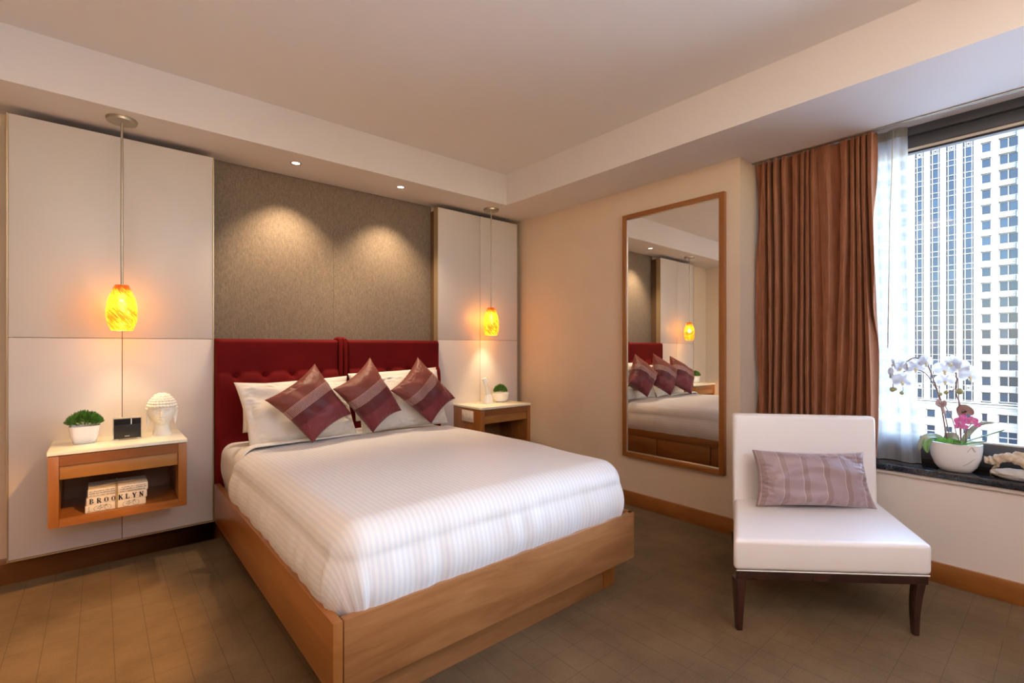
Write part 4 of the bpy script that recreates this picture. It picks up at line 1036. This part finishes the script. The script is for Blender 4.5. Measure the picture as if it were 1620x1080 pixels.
for a, b in cols_dbl:
    fm = frame_mesh('window', b - a, 2.3, BAR, mids_y=(0.1,))
    for z in rows:
        wdo = place('window', fm, (FXP + .1, (a + b) / 2, z + 1.15), tw)
        h_ = (b - a) / 2
        for q in (-1, 1): place('pane', pane(h_ - .15, 2.1), (FXP + .15, (a + b) / 2 + q * h_ / 2, z + 1.15), wdo)
        for yy in (10.0, 8.75) if a < 10 else (): place('vent', pane_me.setdefault('v', unit_box('vent', .1, .36, .30, M['vent'])), (FXP - .52, yy, z + 2.86), tw)
for nm_, fx_, ys_ in (('distant_window', FXP - .60, [35 + 3.1 * k for k in range(8)]), ('distant_window', FXP - 4.05, [3.5 - 3.4 * k for k in range(10)])):
    gd = G(); gf = G()
    for yy in ys_:
        for k in range(-3, 22):
            z = P0 - FH * k; gd.box(fx_ - .02, fx_ + .1, yy - .85, yy + .85, z, z + 2.15)
            gf.box(fx_ - .08, fx_ + .1, yy - .98, yy - .85, z - .1, z + 2.25); gf.box(fx_ - .08, fx_ + .1, yy + .85, yy + .98, z - .1, z + 2.25)
    o1 = build(nm_, gd, M['pane'], tw, smooth=False, doubles=False); o1['kind'] = 'stuff'
    o2 = build('distant_window_frame', gf, M['facade_frame'], tw, smooth=False, doubles=False); o2['kind'] = 'stuff'
build('corner_glass', G().box(FXP + .18, FXP + .22, 7.6, 8.1, -11, 60), M['blue_glass'], tw, smooth=False)
med = bpy.data.meshes.new('medallion'); g = G()
for s_ in (.42, .22):
    g.tube([(0, 1.35 * s_ * math.cos(2 * math.pi * k / 16), s_ * math.sin(2 * math.pi * k / 16)) for k in range(17)], .07, 5, ends=False)
med.from_pydata(g.v, [], g.f); med.materials.append(M['facade_frame'])
for a, b in cols_strip:
    wd_ = b - a; yc = (a + b) / 2
    gs = G()
    gs.box(FXP - .05, FXP + .3, a + .26, a + .40, ZLO, ztop_rows + 1.2); gs.box(FXP - .05, FXP + .3, b - .40, b - .26, ZLO, ztop_rows + 1.2)
    for z in rows:
        for q in (z, z + 2.2): gs.box(FXP - .02, FXP + .3, a, b, q - .06, q + .06)
    stp = build('window_strip', gs, M['facade_frame'], tw, smooth=False, doubles=False)
    for z in rows:
        place('pane', pane(wd_, 2.16), (FXP + .24, yc, z + 1.1), stp); place('pane', pane(wd_, 1.18), (FXP + .24, yc, z + 2.81), stp)
    for z in (P0 + 2.81, P0 - 16 * FH + 2.81): place('medallion', med, (FXP - .02, yc, z), tw)
# lower storeys under the ledge
gl = G(); lower = [(7.76, 10.83), (12.35, 13.45), (15.0, 16.5), (18.09, 19.70), (21.07, 22.75), (24.10, 25.62), (27.1, 28.7), (30.2, 31.8)]
y = 7.6
for a, b in lower:
    gl.box(FXP - .55, FXP + 2, y, a, -60, -11.8); y = b
    gl.box(FXP - .5, FXP + 2, a, b, -13.28, -11.8); gl.box(FXP - .5, FXP + 2, a, b, -16.95, -15.3); gl.box(FXP - .5, FXP + 2, a, b, -60, -19.8)
gl.box(FXP - .55, FXP + 2, y, 60, -60, -11.8)
build('stone_facade', gl, M['facade'], tw, smooth=False, doubles=False)
for a, b in lower:
    my_ = (0,) if b - a > 2 else ()
    for z0, z1, mz_ in ((-15.3, -13.28, ()), (-19.8, -16.95, (0,))):
        wdo = place('window', frame_mesh('window', b - a, z1 - z0, .16, my_, mz_), (FXP + .1, (a + b) / 2, (z0 + z1) / 2), tw)
        nY = 2 if my_ else 1; nZ = 2 if mz_ else 1
        for i in range(nY):
            for j_ in range(nZ):
                hy_, hz_ = (b - a) / nY, (z1 - z0) / nZ
                place('pane', pane(hy_ - .15, hz_ - .15), (FXP + .15, a + hy_ * (i + .5), z0 + hz_ * (j_ + .5)), wdo)
struct('ground', G().box(8, 400, -300, 300, -60.5, -60), M['street'], 'street level far below the window', smooth=False)
